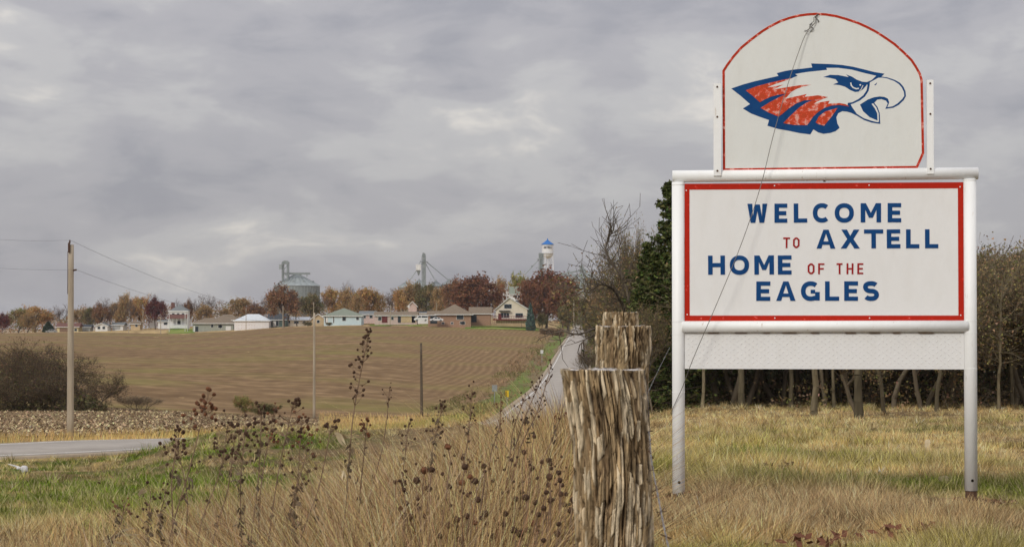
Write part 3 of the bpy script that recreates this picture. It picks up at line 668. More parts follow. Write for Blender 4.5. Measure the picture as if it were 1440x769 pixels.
for i, (px, yt, wd, D) in enumerate([(838, 430, 30, 400), (858, 436, 34, 330), (880, 420, 36, 380), (903, 415, 40, 300), (930, 410, 40, 320)]):
    far_tree(px, yt, wd, ['olive', 'tan', 'olive', 'tan', 'olive'][i], D, 'scrubby tree on the right bank of the far road, ' + ['leftmost', 'second from the left', 'middle one', 'fourth from the left', 'nearest to the sign'][i], group='scrubby trees right of the far road')
n = 52000; px = rng.uniform(-120, 900, n); D = rng.uniform(905, 975, n); x = (px - 720) / F * D
cl = fbm(px * .045, D * .02, 3); top = np.interp(px, [-120, 0, 90, 200, 350, 440, 520, 620, 720, 900], [445, 444, 440, 430, 432, 424, 418, 412, 408, 408]) + (cl - .5) * 34
zt_ = EYE + (450 - top) / F * D; zg = g(x, D); zz = zg + (zt_ - zg) * rng.random(n) ** .75; ci = np.floor(vnoise(px * .06 + 40, D * .03) * 5).astype(int) % 5
LV, LF, LC = leafcards(np.stack([x, D, zz], 1), .62, np.array([(.24, .16, .09), (.20, .14, .095), (.33, .19, .085), (.20, .17, .08), (.24, .13, .075)])[ci], .25)
tag(link('distant_wood', npmesh('distant_wood', LV, LF, MLF, LC)), 'far brown autumn wood filling the skyline behind the town', 'wood', kind='stuff')
# low shrubs by the houses
for px, yt, wd, D, lab in [(266, 463, 8, 815, 'dark round shrub at the left corner of the sage ranch house'), (301, 461, 8, 800, 'brown shrub under the sage ranch house wall'),
                           (315, 459, 14, 800, 'long dark shrub by the sage ranch house garage'), (433, 452, 12, 745, 'dark low shrub before the tan gabled house'),
                           (463, 453, 9, 742, 'low shrub at the left end of the pale blue house'), (762, 440, 16, 706, 'yellow green shrub right of the blue green spruce')]:
    far_tree(px, yt, wd, 'olive', D, lab, group='shrubs by the houses', cat='shrub')

# bare thicket shrubs (left, in the hollow) and woodland (right)
def wood_tree_mesh(seed, h, leaf=None, nleaf=0, lsize=.1, bark=(.13, .105, .075), **k):
    rs = random.Random(seed); tips = []; sg = grow(rs, h, tips=tips, **k); V, Fs = tubes(sg, 6, .03)
    me = bark_me('branches', V, Fs, bark); cr_ = None
    if nleaf:
        T = np.array(tips); T = T[rng.integers(0, len(T), nleaf)] + rng.normal(0, h * .03, (nleaf, 3)); pal = np.array(leaf)
        LV, LF, LC = leafcards(T, lsize, pal[rng.integers(0, len(pal), nleaf)]); cr_ = npmesh('leaves', LV, LF, MLF, LC)
    return me, cr_, float(np.percentile(V[:, 2], 99.5))
SH = []
for s_ in range(3):
    allseg = []; tips = []
    rs = random.Random(40 + s_)
    for k in range(9):
        sg = grow(rs, 1.1, spread=.42, levels=3, r0=.014, minr=.0028, nchild=(5, 6), lift=.3, tips=tips)
        ox, oy = rs.gauss(0, .14), rs.gauss(0, .14); lx, ly = ox * 1.0, oy * 1.0
        for (a, b, r0, r1) in sg:
            allseg.append(((a[0] + ox + lx * a[2], a[1] + oy + ly * a[2], a[2]), (b[0] + ox + lx * b[2], b[1] + oy + ly * b[2], b[2]), r0, r1))
    V, Fs = tubes(allseg, 5, .01); zm = np.percentile(V[:, 2], 99.5); T = V[rng.integers(0, len(V), 2600)] + rng.normal(0, .03, (2600, 3)); a = rng.random(1300) * 2 * PI; q = rng.random(1300); T[:1300] = np.stack([np.cos(a) * .62 * np.sqrt(rng.random(1300)) * (1.05 - q * .5), np.sin(a) * .62 * np.sqrt(rng.random(1300)) * (1.05 - q * .5), q * .75 * zm], 1)
    LV, LF, LC = leafcards(T, .028, np.array([(.20, .15, .085), (.15, .145, .06), (.21, .14, .085)])[rng.integers(0, 3, 2600)])
    k = 1 / np.percentile(V[:, 2], 99.5)
    SH.append((bark_me('stems', V * k, Fs, (.19, .145, .10)), npmesh('twigs', LV * k, LF, MLF, LC)))
def shrub(px, ytop, w, D, label, v, group):
    p = P(px, ytop, D); zb = gz(p.x, p.y); h = p.z - zb
    e = empty('bare_shrub', (p.x, p.y, zb), label, 'shrub', v * 1.7 + px, group); s = w / F * D / 1.0; e.scale = (s, s, h)
    link('stems', SH[v % 3][0], e); link('twigs', SH[v % 3][1], e)
SHL = [(-30, 486, 80, 168, 'bare brown shrub cut by the left edge of the picture'), (8, 494, 60, 170, 'leftmost whole shrub of the bare thicket in the hollow'), (34, 500, 60, 165, 'bare shrub second in the thicket, with a forked dark stem'),
       (58, 494, 66, 172, 'tall bare shrub left of the utility pole'), (84, 490, 62, 168, 'tall bare shrub behind the utility pole'), (112, 500, 60, 170, 'bare shrub right of the utility pole'),
       (132, 528, 48, 166, 'lower bare shrub at the right end of the thicket'), (70, 530, 80, 162, 'low dark brush at the foot of the thicket'), (18, 532, 70, 162, 'low dark brush at the left foot of the thicket')]

shrub(198, 556, 44, 172, 'small dark bare shrub alone between the thicket and the weeds', 1, 'small shrubs at the field edge')
for i, (px, yt, wd, D, lab) in enumerate([(828, 488, 34, 340, 'bushy brown shrub on the right edge of the road'), (836, 470, 24, 430, 'upper brown shrub on the right edge of the road')]):
    shrub(px, yt, wd, D, lab, i, 'shrubs right of the road')
for px, yt, wd, D, lab in [(345, 556, 26, 172, 'small green juniper at the near edge of the field'), (372, 566, 34, 170, 'low olive bush beside the small green juniper')]:
    far_tree(px, yt, wd, 'olive' if 'olive' in lab else 'greenyellow', D, lab, group='small shrubs at the field edge', cat='shrub')

# woodland trees
DUL = [(.25, .19, .095), (.19, .175, .065), (.27, .18, .10)]
WT = [wood_tree_mesh(3, 9, DUL, 5200, .13, spread=.48, levels=5, r0=.020, minr=.011, nchild=(4, 5), lift=.2),
      wood_tree_mesh(8, 8, DUL, 6500, .13, spread=.55, levels=5, r0=.022, minr=.011, nchild=(4, 5), lift=.1),
      wood_tree_mesh(21, 10, DUL, 3600, .12, (.17, .14, .095), spread=.44, levels=5, r0=.019, minr=.011, nchild=(4, 5), lift=.3),
      wood_tree_mesh(33, 7, DUL, 5600, .12, spread=.62, levels=5, r0=.018, minr=.011, nchild=(4, 5), lift=.05)]
def wood_tree(px, ytop, D, v, label, group=None, wide=1., rz=None):
    p = P(px, ytop, D); zb = gz(p.x, p.y) - .1; h = p.z - zb; me, lv, hh = WT[v]; s = h / hh
    e = empty('woodland_tree', (p.x, p.y, zb), label, 'tree', px * .37 + v if rz is None else rz, group); e.scale = (s * wide, s * wide, s)
    link('branches', me, e)
    if lv: link('leaves', lv, e)
    return e
DK = [(.18, .13, .07), (.14, .125, .05), (.17, .10, .06)]; TH_ = [wood_tree_mesh(51 + q, 7, DK, 4200, .12, (.10, .075, .055), spread=.56, levels=5, r0=.018, minr=.011, nchild=(4, 5), lift=.08) for q in range(2)]
for i, (px, yt, wd, D, lab) in enumerate(SHL):
    p = P(px, yt - 4, D); zb = gz(p.x, p.y) - .5; h = p.z - zb; me, lv, hh = TH_[i % 2]; e = empty('bare_shrub', (p.x, p.y, zb), lab, 'shrub', i * 2.1, 'bare shrubs of the thicket in the hollow'); q = wd / F * D / (hh * .86); e.scale = (q, q, h / hh); link('branches', me, e); link('leaves', lv, e)
n = 9000; px = rng.uniform(-60, 150, n); D = rng.uniform(160, 173, n); tp = np.interp(px, [-60, 60, 100, 150], [2.8, 2.6, 2.0, .4]) * (.7 + .6 * vnoise(px * .15, D * .3)); x = (px - 720) / F * D; zz = g(x, D) + rng.random(n) ** 1.3 * tp
LV, LF, LC = leafcards(np.stack([x, D, zz], 1), .22, np.array([(.13, .10, .055), (.11, .105, .042), (.085, .062, .042)])[rng.integers(0, 3, n)], .3)
tag(link('thicket_brush', npmesh('thicket_brush', LV, LF, MLF, LC)), 'tangled low brush filling the foot of the thicket in the hollow', 'brush', kind='stuff')
GW = 'bare trees of the wood behind the sign'
_wn = {}
def wlab(px, row):
    s = _wlab(px, row); _wn[s] = _wn.get(s, 0) + 1; k = _wn[s] - 1
    return ['first', 'second', 'third', 'fourth', 'fifth', 'sixth', 'seventh', 'eighth', 'ninth', 'tenth', 'eleventh', 'twelfth', 'next'][min(k, 12)] + ' from the left, ' + s
def _wlab(px, row): return ('front row' if row == 0 else 'back row') + ' bare tree ' + ('behind the left third of the sign' if px < 1095 else 'behind the middle of the sign' if px < 1230 else 'behind the right third of the sign' if px < 1350 else 'just right of the sign' if px < 1410 else 'at the right edge of the picture')
rs = random.Random(5); k = 0
for px in range(962, 1640, 19):
    for row in range(2):
        D = 92 + row * 16 + rs.uniform(-5, 7); top = np.interp(px, [900, 1000, 1330, 1380, 1440, 1560], [330, 372, 366, 352, 346, 340]) + rs.uniform(-6, 22)
        wood_tree(px + rs.uniform(-12, 12), top, D, rs.randrange(4), wlab(px, row), GW + (', front row' if row == 0 else ', back row')); k += 1
wood_tree(1208, 420, 70, 1, 'thick forked tree nearest the meadow under the right half of the sign', rz=2.0)
for px, D, v, lab in [(1120, 96, 2, 'pale upright trunk left of the thickest mossy trunk under the sign'), (1182, 96, 2, 'slim pale trunk just left of the thick forked tree'), (1256, 86, 3, 'leaning crooked tree right of the thick forked tree under the sign'), (1296, 84, 1, 'low branching tree near the right leg of the sign')]:
    wood_tree(px, 400, D, v, lab)
# big bare tree left of the spruce with limbs reaching over the road
wood_tree(890, 322, 108, 0, 'tall reddish bare tree left of the dark spruce', wide=.30, rz=.4)
wood_tree(910, 334, 112, 2, 'bare grey tree tangled with the dark spruce', wide=.42)
wood_tree(902, 385, 96, 3, 'spreading bare tree above the fence posts', wide=.32, rz=1.9)
wood_tree(892, 428, 100, 1, 'low scraggly tree beside the road behind the fence posts', wide=.34)
wood_tree(918, 430, 83, 0, 'thin bare sapling in front of the green evergreens left of the sign', wide=.45)
wood_tree(905, 405, 90, 1, 'scraggly olive tree between the fence posts and the dark trees', wide=.42)
def limb(pts, r0, label):
    pw = [P(*p) for p in pts]; segs = []; rs = random.Random(len(label)); Q = catmull([tuple(p) for p in pw], 6)
    for i in range(len(Q) - 1):
        a = 1 - i / len(Q); segs.append((Q[i], Q[i + 1], r0 * (a * .85 + .15), r0 * ((1 - (i + 1) / len(Q)) * .85 + .15)))
        if i > 2:
            for _ in range(i % 2 + (r0 < .085 and r0 > .07)):
                d = Vector(Q[i + 1]) - Vector(Q[i]); d.normalize(); d = (d + Vector((rs.gauss(0, .6), rs.gauss(0, .5), rs.gauss(0.25, .5)))).normalized(); p = Vector(Q[i]); L = rs.uniform(.25, .6)
                for s_ in range(3):
                    d2 = (d + Vector((rs.gauss(0, .3), rs.gauss(0, .3), rs.gauss(0, .3)))).normalized(); segs.append((tuple(p), tuple(p + d2 * L), .022 - .005 * s_, .017 - .005 * s_)); p = p + d2 * L
                    if rs.random() < .8: d3 = (d2 + Vector((rs.gauss(0, .6), rs.gauss(0, .4), rs.gauss(0, .5)))).normalized(); segs.append((tuple(p), tuple(p + d3 * L), .012, .009))
    V, Fs = tubes(segs, 6, .02); o = Vector(pw[0]); V = V - np.array(o)
    return link('leaning_branch', bark_me('leaning_branch', V, Fs, (.11, .09, .07)), None, loc=o)
b_ = [([(892, 560, 88), (884, 500, 88), (862, 462, 88), (838, 462, 87), (812, 470, 86), (790, 466, 86), (762, 474, 86)], .09, 'low dark limb reaching left across the road top'),
      ([(894, 570, 90), (888, 470, 90), (868, 415, 89), (848, 400, 88), (826, 408, 88), (812, 404, 88)], .08, 'curved bare limb reaching left at the skyline'),
      ([(893, 575, 92), (890, 480, 92), (880, 400, 92), (864, 374, 92), (852, 352, 92), (856, 335, 92), (864, 322, 92)], .08, 'twisted bare limb rising left of the dark spruce'),
      ([(893, 570, 86), (880, 500, 86), (855, 470, 86), (838, 470, 86), (822, 478, 86), (814, 486, 86)], .06, 'short drooping limb hanging over the road')]
for pts, r, lab in b_: tag(limb(pts, r, lab), lab, 'branch', 'crooked limbs reaching over the road')

# spruces
def spruce_mesh(seed, h=12., full=1.0):
    rs = random.Random(seed); segs = [((0, 0, -.3), (0, 0, h * .5), h * .018, h * .011), ((0, 0, h * .5), (0, 0, h), h * .011, .015)]; Cn = []; z = h * .04
    while z < h * .985:
        t = z / h; L0 = h * .27 * min(1, (1 - t) * 1.3) + .06; a0 = rs.uniform(0, 6)
        for b in range(rs.randint(3, 5)):
            a = a0 + rs.uniform(0, 2 * PI); L = L0 * rs.choice([.35, .6, .8, 1, 1.25]) * rs.uniform(.8, 1.1) * full; up = rs.uniform(-.15, .55) + t * .45; d = Vector((math.cos(a), math.sin(a), up)); p = Vector((0, 0, z)); n = 7
            for i in range(n):
                q = p + d.normalized() * (L / n); segs.append((tuple(p), tuple(q), max(.02 * (1 - i / n) * L, .006), max(.02 * (1 - (i + 1) / n) * L, .005)))
                if i > 0:
                    for _ in range(9):
                        w_ = rs.random(); side = rs.uniform(-1, 1) * L * .26 * (1.2 - i / n) * rs.random() ** .3; pp = p.lerp(q, w_)
                        Cn.append((pp.x - math.sin(a) * side + rs.gauss(0, .05), pp.y + math.cos(a) * side + rs.gauss(0, .05), pp.z + rs.uniform(-.22, .10) * L * .5 + abs(side) * .15))
                d.z += -.13 + i * .045; p = q
        z += rs.uniform(.012, .026) * h
    V, Fs = tubes(segs, 6, .05); Cn = np.array(Cn); n = len(Cn); sh = (np.hypot(Cn[:, 0], Cn[:, 1]) > -1)
    LV, LF, LC = leafcards(Cn, .25, np.array([(.085, .115, .032), (.12, .145, .042), (.06, .085, .03), (.14, .14, .055)])[rng.integers(0, 4, n)], .3, .6)
    return bark_me('trunk', V, Fs, (.12, .09, .07)), npmesh('needles', LV, LF, MLF, LC)
SP = [spruce_mesh(2), spruce_mesh(9), spruce_mesh(14, full=1.3)]
def spruce(px, ytop, D, v, label, wide=1., group=None):
    p = P(px, ytop, D); zb = gz(p.x, p.y); s = (p.z - zb) / 12
    e = empty('spruce_tree', (p.x, p.y, zb), label, 'spruce tree', px, group); e.scale = (s * wide, s * wide, s); link('trunk', SP[v][0], e); link('needles', SP[v][1], e)
spruce(898, 402, 86, 2, 'lowest green evergreen of the group left of the sign, beside the fence posts', 1.15)
spruce(922, 352, 86, 1, 'full green evergreen in front of the tallest spruce', 1.25)
spruce(941, 252, 92, 0, 'tallest dark spruce, its top beside the left corner of the sign', .95)
spruce(910, 338, 92, 1, 'shorter dark spruce left of the tallest one', 1.0)
spruce(968, 330, 108, 2, 'dark spruce hidden behind the left side of the sign', .9)
GD = 'dark evergreens deep in the wood'
for px, yt, D, v in [(905, 430, 112, 2), (925, 400, 96, 1), (945, 420, 92, 2), (978, 400, 112, 1), (1005, 410, 104, 2), (1040, 400, 116, 0), (1075, 410, 112, 2), (1110, 405, 120, 1), (1150, 400, 122, 2), (1195, 410, 124, 0), (1235, 400, 126, 2), (1280, 410, 128, 1), (1330, 415, 130, 2)]:
    _k = globals().get('_k', -1) + 1; spruce(px, yt, D, v, ['first', 'second', 'third', 'fourth', 'fifth', 'sixth', 'seventh', 'eighth', 'ninth', 'tenth', 'eleventh', 'twelfth', 'thirteenth'][_k] + ' from the left of the dark evergreens deep in the wood', 1.5, GD)
# brush and leaf litter filling the wood
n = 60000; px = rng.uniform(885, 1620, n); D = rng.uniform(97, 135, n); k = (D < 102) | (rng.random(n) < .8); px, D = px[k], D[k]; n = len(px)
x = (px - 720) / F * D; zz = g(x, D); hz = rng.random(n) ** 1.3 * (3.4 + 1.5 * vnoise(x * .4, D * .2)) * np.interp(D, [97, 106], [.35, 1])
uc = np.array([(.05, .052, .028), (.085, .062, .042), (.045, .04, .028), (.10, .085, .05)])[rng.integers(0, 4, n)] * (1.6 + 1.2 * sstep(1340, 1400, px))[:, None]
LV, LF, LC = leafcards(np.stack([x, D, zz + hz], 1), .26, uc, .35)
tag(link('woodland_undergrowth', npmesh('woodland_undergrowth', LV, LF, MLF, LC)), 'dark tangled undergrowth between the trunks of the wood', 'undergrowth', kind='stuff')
n = 9000; px = rng.uniform(885, 1620, n); D = rng.uniform(84, 98, n); x = (px - 720) / F * D; k = fbm(x * .5, D * .3, 3) > .5; px, x, D = px[k], x[k], D[k]; n = len(x)
hz = rng.random(n) ** 1.5 * 1.1; LV, LF, LC = leafcards(np.stack([x, D, g(x, D) + hz], 1), .13, np.array([(.22, .17, .09), (.16, .15, .055), (.26, .17, .11)])[rng.integers(0, 3, n)], .4)
tag(link('wood_edge_brush', npmesh('wood_edge_brush', LV, LF, MLF, LC)), 'ragged olive and tan brush along the near edge of the wood', 'brush', kind='stuff')
# straight trunks standing at the edge of the wood
def trunk_mesh(h=7., r=.18, lean=0, tone=1.):
    mb = MB(); rs = random.Random(int(r * 1000)); n = 14; pts = []; rad = []
    for i in range(n): t = i / (n - 1); pts.append((lean * t * h * .16 + rs.gauss(0, .015), rs.gauss(0, .02), -.2 + t * h)); rad.append(r * rs.uniform(.93, 1.05) * (1.3 - .3 * min(1, t * 8)) * (1 - .45 * t))
    segs = [(pts[i], pts[i + 1], rad[i], rad[i + 1]) for i in range(n - 1)]
    for i in range(5, n - 1):
        for _ in range(3):
            p = Vector(pts[i]); d = Vector((rs.gauss(0, 1), rs.gauss(0, 1), rs.uniform(.2, .9))).normalized(); L = rs.uniform(.4, .8); rr = rad[i] * .4
            for s_ in range(4):
                d = (d + Vector((rs.gauss(0, .25), rs.gauss(0, .25), rs.gauss(.05, .2)))).normalized(); segs.append((tuple(p), tuple(p + d * L), rr, rr * .7)); p = p + d * L; rr *= .7
                segs.append((tuple(p), tuple(p + (d + Vector((rs.gauss(0, .8), rs.gauss(0, .8), rs.gauss(0, .5)))).normalized() * L), rr * .6, .01))
    V, Fs = tubes(segs, 9, .05); return bark_me('bole', V, Fs, tuple(q * tone for q in (.20, .165, .105)))
for px, w_, yb, lean, lab in [(1146, 10, 586, 0, 'thickest straight mossy trunk under the middle of the sign'), (1042, 10, 574, 0, 'broad grey trunk under the left half of the sign'), (1113, 7, 574, 0, 'narrow grey trunk left of the mossy trunk'),
                          (1172, 5, 574, 0, 'thin trunk right of the mossy trunk'), (940, 7, 574, 0, 'pale brown trunk just left of the left sign leg'), (988, 5, 574, .2, 'dark thin trunk near the left leg of the sign'), (1245, 6, 584, -.8, 'curved leaning trunk right of the thick forked tree'),
                          (1208, 13, 592, 0, 'stout flared trunk nearest the meadow below the sign'), (1316, 6, 580, .5, 'crooked trunk by the right leg of the sign'), (1404, 5, 576, .2, 'slim trunk right of the sign'), (1425, 6, 574, -.3, 'slim trunk at the right edge of the picture')]:
    D = 66.
    for _ in range(60):
        p = P(px, yb, D)
        if p.z > gz(p.x, p.y): D += .8
        else: break
    o = link('tree_trunk', trunk_mesh(5.2, w_ / 2 / F * D, lean, random.Random(px).uniform(.4, .95)), None, loc=(p.x, p.y, gz(p.x, p.y)), rot=(0, 0, 0)); tag(o, lab, 'tree', 'trunks at the edge of the wood')
# ------------------------------------------------------------------ the welcome sign (local frame: x along the sign, z up, y away from the camera)
K = 160.7; DSG = 18.75
pc = P(1160, 450, DSG); RZS = math.radians(-5.0)
zl = 450 / K
def u(px): return (px - 1160) / K / math.cos(RZS)
def v(py): return (450 - py) / K + .003
sign = empty('welcome_sign', (pc.x, pc.y, 0), 'tall white pipe framed town welcome sign with red edged boards standing in the meadow', 'sign', RZS)
ZS = EYE
def v(py): return ZS + (450 - py) / K
def paint_white(name, stain=.35, c=(.82, .83, .83)):
    m, t, b = _mat(name); L = t.links.new
    tc = t.nodes.new('ShaderNodeTexCoord')
    def nz(sc, st, det=8):
        mp = t.nodes.new('ShaderNodeMapping'); mp.inputs['Scale'].default_value = st; n = t.nodes.new('ShaderNodeTexNoise'); n.inputs['Scale'].default_value = sc; n.inputs['Detail'].default_value = det
        L(tc.outputs['Object'], mp.inputs[0]); L(mp.outputs[0], n.inputs['Vector']); return n.outputs[0]
    a = nz(9, (1, 1, .35)); r = t.nodes.new('ShaderNodeValToRGB'); r.color_ramp.elements[0].position = .25; r.color_ramp.elements[0].color = (c[0] * .965, c[1] * .96, c[2] * .95, 1)
    r.color_ramp.elements[1].position = .55; r.color_ramp.elements[1].color = (*c, 1); L(a, r.inputs[0])
    s = nz(38, (1, 1, .18), 10); r2 = t.nodes.new('ShaderNodeMapRange'); r2.inputs[1].default_value = .66; r2.inputs[2].default_value = .76; r2.inputs[4].default_value = stain; L(s, r2.inputs[0])
    mx = t.nodes.new('ShaderNodeMix'); mx.data_type = 'RGBA'; L(r2.outputs[0], mx.inputs[0]); L(r.outputs[0], mx.inputs[6]); mx.inputs[7].default_value = (.42, .27, .14, 1); L(mx.outputs[2], b.inputs['Base Color'])
    bp = t.nodes.new('ShaderNodeBump'); bp.inputs['Distance'].default_value = .002; L(nz(30, (1, 1, .5)), bp.inputs['Height']); L(bp.outputs[0], b.inputs['Normal']); b.inputs['Roughness'].default_value = .5
    return m
pipe_w = paint_white('old_white_pipe_paint', .6, (.88, .89, .89)); board_w = paint_white('white_board_paint', .04, (.80, .80, .80)); arch_w = paint_white('greyish_white_board_paint', .03, (.73, .745, .725))
def paint_red(name, wear, c=(.60, .020, .008)):
    m, t, b = _mat(name); L = t.links.new; tc = t.nodes.new('ShaderNodeTexCoord'); n = t.nodes.new('ShaderNodeTexNoise'); n.inputs['Scale'].default_value = 22; n.inputs['Detail'].default_value = 9; n.inputs['Roughness'].default_value = .7
    L(tc.outputs['Object'], n.inputs['Vector']); r = t.nodes.new('ShaderNodeValToRGB'); e = r.color_ramp.elements
    e[0].position = wear; e[0].color = (c[0] * .75, c[1], c[2], 1); e[1].position = wear + .16; e[1].color = (.72, .36, .30, 1); k = e.new(wear + .08); k.color = (*c, 1)
    L(n.outputs[0], r.inputs[0]); L(r.outputs[0], b.inputs['Base Color']); b.inputs['Roughness'].default_value = .6; b.inputs['Specular IOR Level'].default_value = .12; return m
red_b = paint_red('red_border_paint', .56); red_worn = paint_red('hand_brushed_red_paint', .47, (.55, .035, .014)); red_feather = paint_red('brushed_red_feather_paint', .44, (.66, .065, .025))
blue_p = mat('navy_blue_paint', (.005, .052, .185), (.008, .065, .21), 12, .5); red_l = mat('dark_red_lettering', (.30, .010, .012), (.36, .02, .02), 14, .5)
steel_dark = mat('dark_rusty_steel', (.12, .06, .035), (.05, .03, .022), 20, .8, bump=.002); hole_m = mat('dark_hole', (.015, .012, .01), None, 5, 1)
PR = .056
def rod(name, p0, p1, r, m=pipe_w, n=20, par=sign):
    o = MB().tube([p0, Vector(p0).lerp(Vector(p1), .5), p1], r, n).build(name, m, par, smooth=False)
    for q in o.data.polygons: q.use_smooth = len(q.vertices) == 4
    return o
lx0, lx1 = u(954.5), u(1361.5)
def groundlocal(ux):
    q = Matrix.Rotation(RZS, 4, 'Z') @ Vector((ux, 0, 0)); return gz(pc.x + q.x, pc.y + q.y)
g_l, g_r = groundlocal(lx0), groundlocal(lx1)
leg_l = rod('leg', (lx0, 0, g_l - .35), (lx0, 0, v(254)), PR); leg_r = rod('leg', (lx1, 0, g_r + .12), (lx1, 0, v(252)), PR)
rod('rusty_stub', (lx1, 0, g_r - .4), (lx1, 0, g_r + .14), PR * .9, steel_dark)
for lg, ux, zz in ((leg_l, lx0, g_l + .10), (leg_r, lx1, g_r + .17)): MB().tube([(ux + .005, -PR - .002, zz + .04), (ux + .005, -PR + .01, zz + .04)], .013, 10).build('drain_hole', hole_m, lg)
for lg, ux, pys in ((leg_l, lx0, (258, 452, 470, 552)), (leg_r, lx1, (254, 451, 468, 518))):
    for py in pys: MB().tube([(ux, 0, v(py) - .004), (ux, 0, v(py) + .004)], PR + .0012, 20).build('weld_seam', pipe_w, lg)
top = rod('top_rail', (u(946.5), 0, v(246)), (u(1373), 0, v(244)), .053)
MB().tube([(u(1160), 0, v(245)), (u(1160) + .008, 0, v(245))], .0565, 20).build('coupling_seam', pipe_w, top)
MB().tube([(u(1160), -.01, v(252)), (u(1160), -.01, v(255))], .01, 8).build('bolt', steel_dark, top)
low = rod('lower_rail', (u(959), -.02, v(459.5)), (u(1358), -.02, v(458.5)), .051)
# chain-weld stains between the rail and the skirt
fr = MB().box(u(963.5), u(1352.5), -.012, .0, v(519), v(468)); skirt = fr.build('tread_plate', board_w, sign)
mb = MB(); nx, nz = 72, 12
for i in range(nx):
    for j in range(nz):
        if (i + j) % 2: continue
        cx = u(966) + (u(1350) - u(966)) * (i + .5) / nx; cz = v(516) + (v(470) - v(516)) * (j + .5) / nz; s_ = 1 if ((i + j) // 2) % 2 else -1; a = .011; b_ = .004
        mb.add([(cx - a, -.0125, cz - a * s_), (cx + b_, -.0125, cz - b_ * s_), (cx + a, -.0125, cz + a * s_), (cx - b_, -.0125, cz + b_ * s_), (cx, -.0162, cz)], [(0, 1, 4), (1, 2, 4), (2, 3, 4), (3, 0, 4)])
tag(mb.build('raised_diamond', board_w, skirt), kind='stuff')
mb = MB()
rs = random.Random(3)
for i in range(9):
    x_ = u(1000 + i * 36 + rs.uniform(-8, 8)); mb.box(x_, x_ + rs.uniform(.05, .14), -.030, -.01, v(468.4), v(467.4))
mb.build('rusty_weld', steel_dark, skirt)
# message panel
panel = MB().box(u(963.5), u(1352.5), -.010, .012, v(451.5), v(256.5)).build('message_panel', board_w, sign)
yb0, yb1 = -.0125, -.0095
def bstrip(x0, x1, y0, y1): MB().box(u(x0), u(x1), yb0, yb1, v(y1), v(y0)).build('red_border', red_b, panel)
bstrip(963.5, 1352.5, 256.5, 265); bstrip(963.5, 1352.5, 443.5, 451.5); bstrip(963.5, 970.5, 265, 443.5); bstrip(1345, 1352.5, 265, 443.5)
for bx, by in ((966, 266), (1348, 263), (1222, 260), (967, 442), (1348, 443), (1222, 447), (1090, 447), (1090, 260)):
    MB().tube([(u(bx), -.0165, v(by)), (u(bx), -.010, v(by))], .006, 8).build('screw', board_w, panel)
# lettering
def ring_poly(pts, w, closed=False):
    """centre line with mitred offsets -> (outer, inner) lists"""
    n = len(pts); o, i_ = [], []
    for k in range(n):
        a = Vector(pts[(k - 1) % n] if (closed or k > 0) else pts[k]); b = Vector(pts[k]); c = Vector(pts[(k + 1) % n] if (closed or k < n - 1) else pts[k])
        t1 = (b - a).normalized() if (b - a).length > 1e-9 else None; t2 = (c - b).normalized() if (c - b).length > 1e-9 else None
        t1 = t1 or t2; t2 = t2 or t1; n1_ = Vector((-t1.y, t1.x)); n2_ = Vector((-t2.y, t2.x)); m_ = (n1_ + n2_); m_.normalize(); s_ = w / 2 / max(m_.dot(n1_), .5)
        o.append(b + m_ * s_); i_.append(b - m_ * s_)
    return o, i_
def stroke(mb, pts, w, y0, y1, closed=False):
    o, i_ = ring_poly(pts, w, closed); n = len(pts); m = n if closed else n - 1
    vs = [(a.x, y0, a.y) for a in o] + [(a.x, y0, a.y) for a in i_] + [(a.x, y1, a.y) for a in o] + [(a.x, y1, a.y) for a in i_]; fs = []
    for k in range(m):
        j = (k + 1) % n; fs += [(k, j, j + n, k + n), (k + 2 * n, k + 3 * n, j + 3 * n, j + 2 * n), (k, k + 2 * n, j + 2 * n, j), (k + n, j + n, j + 3 * n, k + 3 * n)]
    if not closed: fs += [(0, n, 3 * n, 2 * n), (n - 1, 3 * n - 1, 4 * n - 1, 2 * n - 1)]
    mb.add(vs, fs)
def arc(cx, cy, rx, ry, a0, a1, n=14, e=1.0):
    out = []
    for k in range(n + 1):
        a = math.radians(a0 + (a1 - a0) * k / n); ca, sa = math.cos(a), math.sin(a)
        out.append((cx + rx * math.copysign(abs(ca) ** e, ca), cy + ry * math.copysign(abs(sa) ** e, sa)))
    return out
